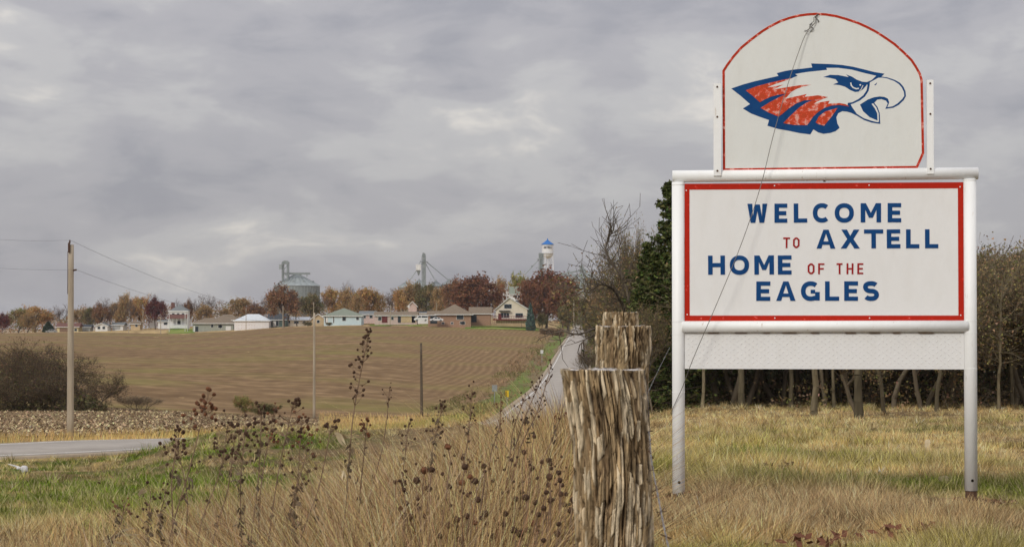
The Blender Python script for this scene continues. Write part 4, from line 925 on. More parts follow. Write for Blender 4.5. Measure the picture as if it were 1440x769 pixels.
def glyph(ch, w, h, t, y0, y1):
    mb = MB(); R = lambda *p: mb.prism([tuple(q) for q in p], y0, y1)
    th = t * .92; a = (h - 3 * th) / 2
    if ch == 'E': R((0, 0), (w, 0), (w, th), (t, th), (t, th + a), (w * .92, th + a), (w * .92, 2 * th + a), (t, 2 * th + a), (t, h - th), (w, h - th), (w, h), (0, h))
    elif ch == 'F': R((0, 0), (t, 0), (t, th + a), (w * .9, th + a), (w * .9, 2 * th + a), (t, 2 * th + a), (t, h - th), (w, h - th), (w, h), (0, h))
    elif ch == 'L': R((0, 0), (w, 0), (w, th), (t, th), (t, h), (0, h))
    elif ch == 'H': R((0, 0), (t, 0), (t, h / 2 - th / 2), (w - t, h / 2 - th / 2), (w - t, 0), (w, 0), (w, h), (w - t, h), (w - t, h / 2 + th / 2), (t, h / 2 + th / 2), (t, h), (0, h))
    elif ch == 'T': c = w / 2; R((c - t / 2, 0), (c + t / 2, 0), (c + t / 2, h - th), (w, h - th), (w, h), (0, h), (0, h - th), (c - t / 2, h - th))
    elif ch == 'W':
        s_ = t * 1.08; c = w / 2; R((0, h), (w * .16, 0), (w * .16 + s_ * .95, 0), (c, h * .62), (w * .84 - s_ * .95, 0), (w * .84, 0), (w, h), (w - s_, h), (w * .84 - s_ * .45, h * .33), (c + s_ * .5, h * .96), (c - s_ * .5, h * .96), (w * .16 + s_ * .45, h * .33), (s_, h))
    elif ch == 'M': c = w / 2; R((0, 0), (t, 0), (t, h * .66), (c - t * .42, h * .24), (c + t * .42, h * .24), (w - t, h * .66), (w - t, 0), (w, 0), (w, h), (w - t * 1.15, h), (c, h * .50), (t * 1.15, h), (0, h))
    elif ch == 'A':
        c = w / 2; s_ = t * 1.1; f = lambda z, inner: None
        # left diagonal, right diagonal and bar cut as one outline plus hole bridged at the apex notch
        k = c / h; zb0, zb1 = h * .20, h * .38; xi = lambda z: s_ + (c - s_) * (z / (h * .86))
        R((0, 0), (s_, 0), (xi(zb0), zb0), (w - xi(zb0), zb0), (w - s_, 0), (w, 0), (c + s_ * .52, h), (c - s_ * .52, h))
        hb = MB()   # counter opening: built as real gap by replacing the solid with strips
        mb.v, mb.f = [], []
        R((0, 0), (s_, 0), (xi(zb0), zb0), (xi(zb1), zb1), (c, h * .80), (c, h), (c - s_ * .52, h)); R((w, 0), (c + s_ * .52, h), (c, h), (c, h * .80), (w - xi(zb1), zb1), (w - xi(zb0), zb0), (w - s_, 0)); R((xi(zb0), zb0), (w - xi(zb0), zb0), (w - xi(zb1), zb1), (xi(zb1), zb1))
    elif ch == 'X':
        s_ = t * 1.25; c = w / 2; R((0, 0), (s_, 0), (c, h * .33), (w - s_, 0), (w, 0), (c + s_ * .56, h / 2), (w * .97, h), (w * .97 - s_, h), (c, h * .67), (w * .03 + s_, h), (w * .03, h), (c - s_ * .56, h / 2))
    elif ch == 'O': stroke(mb, arc(w / 2, h / 2, (w - t) / 2, (h - t * .94) / 2, 0, 360, 28, .9)[:-1], t, y0, y1, True)
    elif ch == 'o':
        x0, x1, z0, z1, c = t / 2, w - t / 2, t / 2, h - t / 2, w * .26
        stroke(mb, [(x0 + c, z0), (x1 - c, z0), (x1, z0 + c), (x1, z1 - c), (x1 - c, z1), (x0 + c, z1), (x0, z1 - c), (x0, z0 + c)], t, y0, y1, True)
    elif ch == 'C': stroke(mb, arc(w * .54, h / 2, w * .54 - t / 2, (h - t * .94) / 2, 48, 312, 22, .9), t, y0, y1)
    elif ch == 'G': stroke(mb, arc(w * .52, h / 2, w * .52 - t / 2, (h - t * .94) / 2, 48, 296, 22, .9) + [(w - t / 2, h * .14), (w - t / 2, h * .46)], t, y0, y1); mb.box(w * .52, w - t * 1.0, y0, y1, h * .38, h * .38 + th * .9)
    elif ch == 'S':
        rx = (w - t) / 2; ry = (h - t * .94) / 4; c = w / 2
        stroke(mb, arc(c, h - ry - t * .47, rx, ry, 32, 180, 9, .85) + arc(c, h - ry - t * .47, rx * .98, ry, 205, 262, 4, .9) + arc(c, ry + t * .47, rx, ry, 82, -30, 7, .9) + arc(c, ry + t * .47, rx, ry, -50, -150, 7, .85), t, y0, y1)
    return mb
def zpx(x): return 930 + x / 2.402
def zpy(y): return 220 + y / 2.402
LET = [('WELCOME', [(293, 360), (384, 427), (449, 494), (513, 570), (586, 650), (673, 741), (763, 808)], 157, 222, 0), ('TO', [(413, 436), (446, 468)], 272, 308, 1),
       ('AXTELL', [(525, 588), (606, 670), (684, 748), (760, 805), (824, 868), (887, 931)], 246, 310, 0), ('HOME', [(160, 217), (233, 298), (316, 382), (395, 441)], 333, 398, 0),
       ('OF', [(495, 518), (530, 551)], 360, 397, 1), ('THE', [(592, 612), (625, 648), (661, 681)], 360, 397, 1), ('EAGLES', [(322, 369), (389, 454), (472, 535), (553, 600), (617, 663), (680, 733)], 421, 487, 0)]
for word, xs, y0, y1, small in LET:
    for ch, (xa, xb) in zip(word, xs):
        w_ = u(zpx(xb)) - u(zpx(xa)); h_ = v(zpy(y0)) - v(zpy(y1)); t_ = h_ * (.16 if small else .235)
        if small and ch == 'O': ch = 'o'
        jit = random.Random(xa).uniform(-.008, .008)
        o = glyph(ch, w_, h_, t_, -.0135, -.0095).build('letter', red_l if small else blue_p, panel, loc=(u(zpx(xa)), 0, v(zpy(y1))), rot=(0, jit, 0))
# arched board
ax = lambda x: u(1000 + x / 3.075); az = lambda y: v(y / 3.075)
outl = [(54, 732), (52, 295), (66, 272), (95, 232), (130, 192), (175, 155), (222, 120), (260, 97), (300, 77), (340, 63), (380, 53), (420, 48), (457, 46), (500, 49), (545, 57), (592, 71), (640, 88), (680, 107), (720, 129), (760, 156), (800, 185), (838, 221), (872, 256), (892, 288), (908, 318), (915, 345), (919, 665), (892, 726)]
poly = [(ax(a), az(b)) for a, b in outl]
arch = MB().prism(poly, -.010, .008).build('arched_board', arch_w, sign)
cxm = ax(480); czm = az(420)
inner = [(cxm + (a - cxm) * .988, czm + (b - czm) * .985) for a, b in poly]
mb = MB(); pp = [tuple(Vector((a, b)) + (Vector((cxm, czm)) - Vector((a, b))).normalized() * .013) for a, b in poly]
stroke(mb, pp, .021, -.012, -.0095, True); mb.build('red_edge_line', red_worn, arch)
# eagle head emblem
ex = lambda x: u(1020 + x / 5.333); ez = lambda y: v(70 + y / 5.333)
def layer(name, pts, lv, m): return MB().prism([(ex(a), ez(b)) for a, b in pts], -.0105 - .0009 * (lv + 1), -.0098, ).build(name, m, arch)
SIL = [(52, 276), (140, 246), (230, 222), (330, 200), (405, 184), (393, 163), (450, 148), (510, 138), (590, 130), (658, 122), (650, 92), (720, 95), (800, 99), (880, 106), (960, 120), (1050, 143), (1120, 162), (1195, 175), (1172, 197), (1215, 203), (1270, 222), (1310, 245), (1335, 275), (1350, 310), (1353, 345), (1337, 375), (1300, 410), (1260, 432), (1200, 440), (1218, 400), (1205, 378), (1170, 366), (1140, 370), (1118, 394), (1142, 425), (1158, 470), (1162, 553), (1100, 543), (1040, 522), (985, 487), (945, 467), (915, 458), (880, 455), (850, 470), (836, 500), (843, 545), (860, 580), (830, 605), (790, 618), (740, 624), (700, 613), (665, 590), (642, 628), (560, 617), (480, 599), (400, 584), (322, 560), (334, 517), (260, 490), (200, 466), (138, 428), (192, 395), (120, 330)]
layer('blue_eagle_outline', SIL, 0, blue_p)
layer('white_eagle_head', [(1133, 190), (1050, 170), (950, 142), (850, 128), (763, 127), (768, 142), (690, 150), (610, 158), (530, 171), (548, 185), (505, 202), (400, 236), (318, 270), (365, 287), (480, 290), (455, 358), (600, 350), (680, 362), (664, 399), (785, 400), (920, 409), (922, 392), (955, 388), (1000, 365), (1038, 335), (1062, 298), (1068, 262), (1062, 238), (1100, 222)], 1, arch_w)
layer('white_eagle_beak', [(1148, 206), (1180, 205), (1215, 212), (1265, 231), (1300, 254), (1322, 280), (1338, 315), (1340, 345), (1324, 368), (1290, 400), (1255, 421), (1215, 428), (1229, 392), (1220, 364), (1195, 351), (1160, 346), (1115, 352), (1070, 369), (1012, 406), (1035, 457), (1085, 503), (1146, 530), (1148, 541), (1100, 530), (1042, 510), (990, 477), (958, 432), (943, 405), (965, 397), (1012, 376), (1050, 346), (1076, 305), (1085, 262), (1086, 240)], 1, arch_w)
layer('white_lower_beak_edge', [(1098, 402), (1110, 398), (1134, 430), (1150, 472), (1152, 540), (1142, 530), (1140, 474), (1122, 436)], 2, arch_w)
for pts in ([(160, 291), (240, 261), (330, 238), (420, 218), (512, 200), (440, 226), (380, 246), (320, 270), (385, 262), (442, 250), (365, 287), (480, 268), (570, 255), (650, 253), (590, 266), (540, 284), (500, 306), (455, 320), (400, 327), (350, 340), (300, 362), (265, 382), (215, 335)],
            [(271, 425), (340, 382), (400, 350), (470, 316), (500, 308), (455, 358), (505, 346), (560, 335), (615, 323), (600, 344), (700, 333), (775, 348), (735, 362), (655, 370), (600, 370), (540, 392), (480, 432), (435, 470), (405, 492), (330, 460)],
            [(440, 541), (500, 480), (560, 424), (610, 390), (655, 372), (735, 364), (700, 378), (665, 399), (720, 385), (787, 375), (775, 397), (860, 393), (905, 402), (932, 420), (860, 407), (800, 412), (750, 428), (700, 460), (662, 495), (640, 530), (618, 558), (520, 556)],
            [(682, 538), (706, 492), (755, 455), (845, 430), (805, 490), (745, 563), (705, 552)]):
    layer('red_feather', pts, 2, red_feather)
layer('blue_eagle_eye', [(740, 196), (790, 180), (850, 182), (928, 198), (910, 178), (955, 196), (990, 219), (1030, 234), (1075, 238), (1058, 265), (1036, 290), (1010, 308), (975, 311), (940, 296), (900, 270), (860, 258), (812, 252), (850, 238), (832, 214), (790, 203)], 2, blue_p)
mb = MB(); stroke(mb, [(ex(a), ez(b)) for a, b in [(944, 240), (948, 262), (962, 278), (985, 287), (1004, 284)]], .011, -.0142, -.0100); mb.build('white_eye_curve', arch_w, arch)
mb = MB(); stroke(mb, [(ex(a), ez(b)) for a, b in [(1035, 262), (1022, 290), (1004, 312), (985, 324)]], .006, -.0142, -.0100); mb.build('white_eye_curve', arch_w, arch)
layer('white_eye_glint', [(1006, 258), (1015, 251), (1022, 258), (1015, 266)], 3, arch_w); layer('blue_nostril', [(1118, 258), (1128, 252), (1138, 240), (1136, 254), (1126, 262)], 2, blue_p)
# uprights
for xa, xb, ya, yb in ((1004.5, 1015, 115, 246), (1302, 1311, 113, 245)):
    xm, hw = (u(xa) + u(xb)) / 2, (u(xb) - u(xa)) / 2
    o = MB().box(u(xa), u(xb), -.065, -.058, v(yb), v(ya)).box(u(xa), u(xa) + .006, -.0575, .0, v(yb), v(ya)).box(u(xb) - .006, u(xb), -.0575, .0, v(yb), v(ya)).build('upright_channel', pipe_w, sign)
    for py in (ya + 5, (ya + yb) / 2 - 18, yb - 7): MB().tube([(xm, -.071, v(py)), (xm, -.064, v(py))], .009, 6).build('bolt', steel_dark, o)
# cable from the arch down to the left leg
wire_m = mat('weathered_wire', (.22, .21, .2), (.12, .11, .1), 20, .5, metal=.5)
cb = [(1150, 17, -.02), (1147, 30, -.03), (1136, 43, -.04), (1126, 66, -.06), (1108, 120, -.09), (1088, 190, -.12), (1070, 262, -.14), (1044, 340, -.16), (1008, 428, -.16), (975, 505, -.13), (960, 545, -.085), (950, 567, -.064), (946, 577, -.045), (944.8, 583, 0)]
mb = MB(); mb.tube(catmull([(u(a), c, v(b)) for a, b, c in cb], 4), .0032, 6)
for a0, r_ in ((0, .016), (1.5, .014)):
    mb.tube([(u(1150 - 5 * a0) + r_ * math.cos(t * .9 + a0), -.02 + r_ * .6 * math.sin(t * .9), v(17 + 9 * a0 + t * 1.5)) for t in range(9)], .0035, 5)
mb.tube([(u(1150 - t * 1.5) + .010 * math.cos(t * 1.6), -.035 + .010 * math.sin(t * 1.6), v(18 + t * 2.5)) for t in range(11)], .003, 5)
mb.tube([(u(1136), -.04, v(42)), (u(1133), -.05, v(41)), (u(1132), -.05, v(43))], .003, 5)
o = mb.build('loose_cable', wire_m); o.location = sign.location; o.rotation_euler = sign.rotation_euler; tag(o, 'thin grey cable knotted on top of the arched board, hanging slack to the left leg', 'cable')

# trodden soil, rust stained litter and dead grass heaped round the feet of the legs
for lx_, gg, nn, lab in ((lx0, g_l, 500, 'dead grass and crumbs of soil heaped round the foot of the left sign leg'), (lx1, g_r, 800, 'rust reddened litter and soil round the foot of the right sign leg')):
    q = Matrix.Rotation(RZS, 4, 'Z') @ Vector((lx_, 0, 0)); cx_, cy_ = pc.x + q.x, pc.y + q.y; rr_ = np.abs(rng.normal(0, .16, nn)) + .05; a_ = rng.random(nn) * 2 * PI; X_ = cx_ + rr_ * np.cos(a_) * 1.5; Y_ = cy_ + rr_ * np.sin(a_)
    LV, LF, LC = leafcards(np.stack([X_, Y_, g(X_, Y_) + .01 + .05 * np.exp(-rr_ * 6) * rng.random(nn)], 1), .045, np.array([(.13, .07, .04), (.20, .085, .045), (.10, .06, .04), (.30, .20, .12)])[rng.integers(0, 4, nn)], .3, .5)
    tag(link('soil_and_litter', npmesh('soil_and_litter', LV, LF, MLF, LC)), lab, 'soil', kind='stuff')
# ------------------------------------------------------------------ fence posts
def post(D, pts, zfoot, seed, label, grain=1.0, nth=260, nz=420):
    """pts: (py, xleft, xright) silhouettes in photograph pixels"""
    y_top = pts[0][0]; zt = P(720, y_top, D).z
    zz = np.array([P(720, p[0], D).z for p in pts])[::-1]; xl = np.array([P(p[1], p[0], D).x for p in pts])[::-1]; xr = np.array([P(p[2], p[0], D).x for p in pts])[::-1]
    gzv = gz((xl[0] + xr[0]) / 2, D); zs = np.linspace(gzv - .3, zt, nz)
    R = np.interp(zs, zz, (xr - xl) / 2); CX = np.interp(zs, zz, (xr + xl) / 2); th = np.linspace(0, 2 * PI, nth, endpoint=False)
    T, Zz = np.meshgrid(th, zs); o = seed * 31.7
    tw = T + .22 * np.sin(Zz * 2.1 + seed) + .5 * np.clip(Zz - (zt - .28), 0, 1)   # grain twists near the top
    per = lambda f, fx, fz, ox: None
    def tn(fx, fz, ox, oc=3):     # noise periodic round the post
        return fbm(np.cos(tw) * fx + ox, np.sin(tw) * fx + Zz * fz + ox * 1.7, oc) * .5 + fbm(np.cos(tw + 2.1) * fx + ox + 9, np.sin(tw + 2.1) * fx * 1.1 - Zz * fz * .8 + ox, oc) * .5
    # strip pattern: angular noise with vertical stretch
    uu = tw / (2 * PI) * 256
    def an(k, fz, ox, oc=2):
        a = uu * k / 256; s_ = 0; amp = .5; tt = 0
        for i in range(oc):
            x = a * 2 ** i; per_ = k * 2 ** i; zq = Zz * fz * 2 ** i + ox + 3 * i
            xi = np.floor(x).astype(int); fx = x - xi; fx = fx * fx * (3 - 2 * fx); zi = np.floor(zq).astype(int); fz_ = zq - zi; fz_ = fz_ * fz_ * (3 - 2 * fz_)
            i0 = (xi % per_) + 37 * i + seed * 11; i1 = ((xi + 1) % per_) + 37 * i + seed * 11
            A = _tab[i0 & 255, zi & 255]; B = _tab[i1 & 255, zi & 255]; Cc = _tab[i0 & 255, (zi + 1) & 255]; Dd = _tab[i1 & 255, (zi + 1) & 255]
            s_ = s_ + amp * ((A * (1 - fx) + B * fx) * (1 - fz_) + (Cc * (1 - fx) + Dd * fx) * fz_); tt += amp; amp *= .55
        return s_ / tt
    n1_ = an(34, 4.4 * grain, o, 3); n2_ = an(72, 6 * grain, o + 5, 2); n3_ = an(110, 18, o + 9, 2)
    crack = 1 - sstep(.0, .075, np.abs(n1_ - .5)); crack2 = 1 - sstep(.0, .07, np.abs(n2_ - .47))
    plate = np.floor(an(46, 9 * grain, o + 21, 2) * 8) / 8
    # long splinters: columns round the post, each broken into pieces of uneven length
    nc = 60; aw = (uu * nc / 256 + 1.1 * (an(12, 3.2, o + 41, 2) - .5) * 2 + .5 * (an(30, 11, o + 33, 2) - .5)); col_ = np.floor(aw).astype(int); fa = aw - col_; ci_ = col_ % nc
    zr = Zz * (9 + 10 * _tab[ci_, 7 + seed]) * grain + _tab[ci_, 19 + seed] * 9 + .35 * fa * (_tab[ci_, 3] - .5) * 4; ri = np.floor(zr).astype(int); fr_ = zr - ri
    r1_ = _tab[(ci_ * 3 + seed * 5) & 255, ri & 255]; r2_ = _tab[(ci_ * 7 + 11) & 255, (ri + 90) & 255]
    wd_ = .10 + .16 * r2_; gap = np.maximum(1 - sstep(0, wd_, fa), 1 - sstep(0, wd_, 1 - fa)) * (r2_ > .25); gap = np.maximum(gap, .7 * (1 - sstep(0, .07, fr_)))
    disp = -.011 * crack - .005 * crack2 - .006 * gap + .009 * (r1_ - .5) + .008 * (plate - .5) + .006 * (n3_ - .5) + .010 * (an(5, 1.5, o + 2, 2) - .5)
    RR_ = R[:, None] + disp * (R.mean() / .11)
    X = CX[:, None] + RR_ * np.cos(T); Y = D + RR_ * np.sin(T)
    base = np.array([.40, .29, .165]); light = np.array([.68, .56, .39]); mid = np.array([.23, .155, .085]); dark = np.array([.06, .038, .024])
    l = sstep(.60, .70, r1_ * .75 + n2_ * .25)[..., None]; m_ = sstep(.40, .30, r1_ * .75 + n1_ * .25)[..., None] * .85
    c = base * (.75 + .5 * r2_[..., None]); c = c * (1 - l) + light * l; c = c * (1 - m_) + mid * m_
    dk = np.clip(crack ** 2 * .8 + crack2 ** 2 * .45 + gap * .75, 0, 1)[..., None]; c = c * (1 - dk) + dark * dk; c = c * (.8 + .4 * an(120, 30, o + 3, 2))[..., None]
    V = np.stack([X, Y, np.broadcast_to(Zz, X.shape) + 0 * X], -1).reshape(-1, 3); tl = (an(9, 0, o + 7, 2)[-1] - .5) * .012 + (an(60, 0, o + 3, 2)[-1] - .5) * .008; V[-nth:, 2] += tl
    caps = []; cc = [c.reshape(-1, 3)]
    last = V[-nth:]; ctr = last.mean(0); nrv = 10
    for k in range(1, nrv + 1):
        q = 1 - k / nrv; rr = ctr + (last - ctr) * q; rr[:, 2] = ctr[2] + (last[:, 2] - ctr[2]) * q + .004 * (vnoise(rr[:, 0] * 120, rr[:, 1] * 120) - .5) - .004; caps.append(rr)
        gr_ = (vnoise(np.full(nth, q * 16), np.arange(nth) * 0) * .3 + .7)[:, None]; cc.append(np.array([.50, .47, .45]) * gr_)
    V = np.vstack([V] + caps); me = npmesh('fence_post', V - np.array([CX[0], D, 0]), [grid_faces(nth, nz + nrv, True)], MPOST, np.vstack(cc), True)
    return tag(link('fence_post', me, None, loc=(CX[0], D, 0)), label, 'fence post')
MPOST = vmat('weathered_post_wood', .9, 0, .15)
def fine_bump(m):
    t = m.node_tree; b = t.nodes['Principled BSDF']; tc = t.nodes.new('ShaderNodeTexCoord'); mp = t.nodes.new('ShaderNodeMapping'); mp.inputs['Scale'].default_value = (1, 1, .12)
    n = t.nodes.new('ShaderNodeTexNoise'); n.inputs['Scale'].default_value = 130; n.inputs['Detail'].default_value = 6; bp = t.nodes.new('ShaderNodeBump'); bp.inputs['Distance'].default_value = .004
    t.links.new(tc.outputs['Object'], mp.inputs[0]); t.links.new(mp.outputs[0], n.inputs['Vector']); t.links.new(n.outputs[0], bp.inputs['Height']); t.links.new(bp.outputs[0], b.inputs['Normal'])
fine_bump(MPOST)
def fine_grain(m):
    t = m.node_tree; b = t.nodes['Principled BSDF']; a = [n for n in t.nodes if n.type == 'VERTEX_COLOR'][0]; tc = t.nodes.new('ShaderNodeTexCoord'); mp = t.nodes.new('ShaderNodeMapping'); mp.inputs['Scale'].default_value = (1, 1, .13)
    n = t.nodes.new('ShaderNodeTexNoise'); n.inputs['Scale'].default_value = 85; n.inputs['Detail'].default_value = 5; n.inputs['Roughness'].default_value = .65; mr = t.nodes.new('ShaderNodeMapRange')
    for i_, v_ in ((1, .38), (2, .62), (3, .42), (4, 1.35)): mr.inputs[i_].default_value = v_
    vm = t.nodes.new('ShaderNodeVectorMath'); vm.operation = 'SCALE'; t.links.new(tc.outputs['Object'], mp.inputs[0]); t.links.new(mp.outputs[0], n.inputs['Vector']); t.links.new(n.outputs[0], mr.inputs[0]); t.links.new(a.outputs[0], vm.inputs[0]); t.links.new(mr.outputs[0], vm.inputs[3]); t.links.new(vm.outputs[0], b.inputs['Base Color'])
fine_grain(MPOST)
D1, D2, D3 = 5.5, 8.3, 12.
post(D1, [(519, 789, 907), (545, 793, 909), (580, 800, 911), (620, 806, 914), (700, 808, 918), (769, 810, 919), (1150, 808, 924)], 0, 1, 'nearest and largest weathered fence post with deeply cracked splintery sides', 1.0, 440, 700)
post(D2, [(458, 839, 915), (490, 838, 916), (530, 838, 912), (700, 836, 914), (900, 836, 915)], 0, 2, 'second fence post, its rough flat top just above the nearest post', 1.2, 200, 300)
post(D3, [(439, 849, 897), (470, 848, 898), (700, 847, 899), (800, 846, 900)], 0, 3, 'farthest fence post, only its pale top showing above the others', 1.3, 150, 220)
barb_m = mat('galvanised_wire', (.30, .30, .31), (.17, .14, .12), 30, .45, metal=.6)
def barbed(pts, label, r=.0017, barbs=True, group=None):
    Q = catmull([tuple(p) for p in pts], 14); o = Vector(Q[0]); A = [];B = []
    tot = 0
    for i, q in enumerate(Q):
        q = Vector(q); t = (Vector(Q[min(i + 1, len(Q) - 1)]) - Vector(Q[max(i - 1, 0)])).normalized(); a = t.orthogonal().normalized(); b = t.cross(a); ph = i * 1.3
        A.append(q - o + (a * math.cos(ph) + b * math.sin(ph)) * r * 1.1); B.append(q - o - (a * math.cos(ph) + b * math.sin(ph)) * r * 1.1)
    mb = MB().tube(A, r, 5).tube(B, r, 5); w_ = mb.build('barbed_wire' if barbs else 'wire', barb_m, None, loc=o)
    tag(w_, label, 'wire', group)
    if barbs:
        rs = random.Random(4)
        for i in range(4, len(Q) - 2, 7):
            q = Vector(Q[i]) - o; bb = MB()
            for k in range(2):
                d = Vector((rs.gauss(0, 1), rs.gauss(0, .6), rs.gauss(0, 1))).normalized(); bb.tube([q - d * .012, q + d * .012], .0012, 4)
            bb.build('barb', steel_dark, w_)
    return w_
barbed([P(908, 585, D1), P(913, 610, D1 - .05), P(916, 645, 5.2), P(926, 700, 4.7), P(940, 769, 4.1), P(960, 840, 3.5)], 'barbed wire running from the nearest post toward the viewer', .0011)
barbed([P(906, 520, D1), P(909, 545, D1 + .02), P(912, 575, D1 + .01), P(915, 640, D1)], 'short length of wire stapled down the right side of the nearest post', .0008, False)
barbed([P(942, 488, 6.6), P(926, 520, 6.2), P(911, 552, 5.7)], 'faint thin wire slanting down beside the posts to the nearest one', .0004, False)
barbed([P(912, 470, D2), P(917, 490, D2), P(913, 520, D2)], 'loop of wire on the right side of the second post', .0009, False)
barbed([P(909, 560, D2), P(896, 540, D3), P(890, 520, 20)], 'wire strand running on between the farther fence posts', .0008, False)

# ------------------------------------------------------------------ dried weeds
stem_m = mat('dry_brown_stem', (.29, .20, .135), (.17, .11, .075), 30, .9); head_m = mat('dark_seed_head', (.095, .055, .036), (.05, .03, .022), 60, 1.0, bump=.002, bscale=300); leaf_m = mat('curled_dead_leaf', (.17, .125, .085), (.09, .065, .045), 25, .9)
head_red = mat('reddish_seed_head', (.20, .085, .045), (.09, .045, .028), 70, 1.0); husk_m = mat('pale_corn_husk', (.70, .60, .42), (.52, .42, .27), 20, .8); pale_stem = mat('pale_straw_stem', (.42, .31, .19), (.28, .19, .12), 30, .9)
def ball(mb, c, r, rs, sub=1, spikes=0):
    bm = bmesh.new(); bmesh.ops.create_icosphere(bm, subdivisions=sub, radius=r)
    vs = [(Vector(c) + v_.co * rs.uniform(.82, 1.15)) for v_ in bm.verts]; fs = [tuple(q.index for q in f.verts) for f in bm.faces]; bm.free(); mb.add(vs, fs)
    for _ in range(spikes):
        d = Vector((rs.gauss(0, 1), rs.gauss(0, 1), rs.gauss(0, 1))).normalized(); a = d.orthogonal().normalized() * r * .12; p = Vector(c) + d * r * .85; mb.add([p + a, p - a, p + d * r * .55], [(0, 1, 2)])
def weed(top, base, D, seed, label, cover=.25, nh=22, hr=.0085, leaves=3, width=.05, group='dark dried stalks of last summer\'s weeds'):
    rs = random.Random(seed); pt = P(top[0], top[1], D); pb = P(base[0], base[1], D + .1); zb = gz(pb.x, pb.y)
    dirn = (pt - pb); k = (zb - pb.z) / (dirn.z); pb2 = pb + dirn * k * .6; pb2.z = zb - .03
    e = empty('dried_weed', (pb2.x, pb2.y, zb), label, 'dried weed', 0, group); o = Vector((pb2.x, pb2.y, zb))
    mid = pb + (pt - pb) * .5 + Vector((rs.uniform(-.02, .02), 0, 0)); path = [Vector(q) - o for q in catmull([tuple(pb2), tuple(pb), tuple(mid), tuple(pt)], 6)]
    n = len(path); mb = MB().tube(path, [.0036 - .0022 * i / (n - 1) for i in range(n)], 5); H = (pt - pb2).length; hb = MB()
    for i in range(nh):
        t = 1 - cover * rs.random() ** 1.1 * (1.0); q = t * (n - 1); a = path[min(int(q), n - 2)].lerp(path[min(int(q), n - 2) + 1], q - int(q)) if q < n - 1 else path[-1]
        sp_ = width * (.35 + .9 * min(1, (1 - t) / (cover * .5 + 1e-6))); an_ = rs.uniform(0, 2 * PI); d = Vector((math.cos(an_) * sp_, math.sin(an_) * sp_, rs.uniform(.01, .045)))
        tip = a + d * rs.uniform(.5, 1.1); mb.tube([a, a.lerp(tip, .5) + Vector((0, 0, -.004)), tip], [.0014, .0012, .0009], 3, False); ball(hb, tip, hr * rs.uniform(.5, .95), rs, 1)
    mb.build('stem', stem_m, e); tag(hb.build('seed_heads', rs.choice([head_m, head_m, head_red]), e), kind='stuff')
    if leaves:
        lb = MB()
        for i in range(leaves):
            t = rs.uniform(.35, .85); a = path[int(t * (n - 1))]
            for c_ in range(rs.randint(3, 6)):
                d = Vector((rs.gauss(0, .009), rs.gauss(0, .009), -rs.uniform(.006, .030))); s_ = Vector((rs.gauss(0, .005), rs.gauss(0, .004), rs.gauss(0, .003))); a = a + Vector((rs.gauss(0, .004), 0, rs.gauss(0, .02)))
                lb.add([a, a + s_ + d * .4, a + d, a - s_ + d * .55 + Vector((0, .01, 0))], [(0, 1, 2), (0, 2, 3)])
        tag(lb.build('withered_leaves', leaf_m, e), kind='stuff')
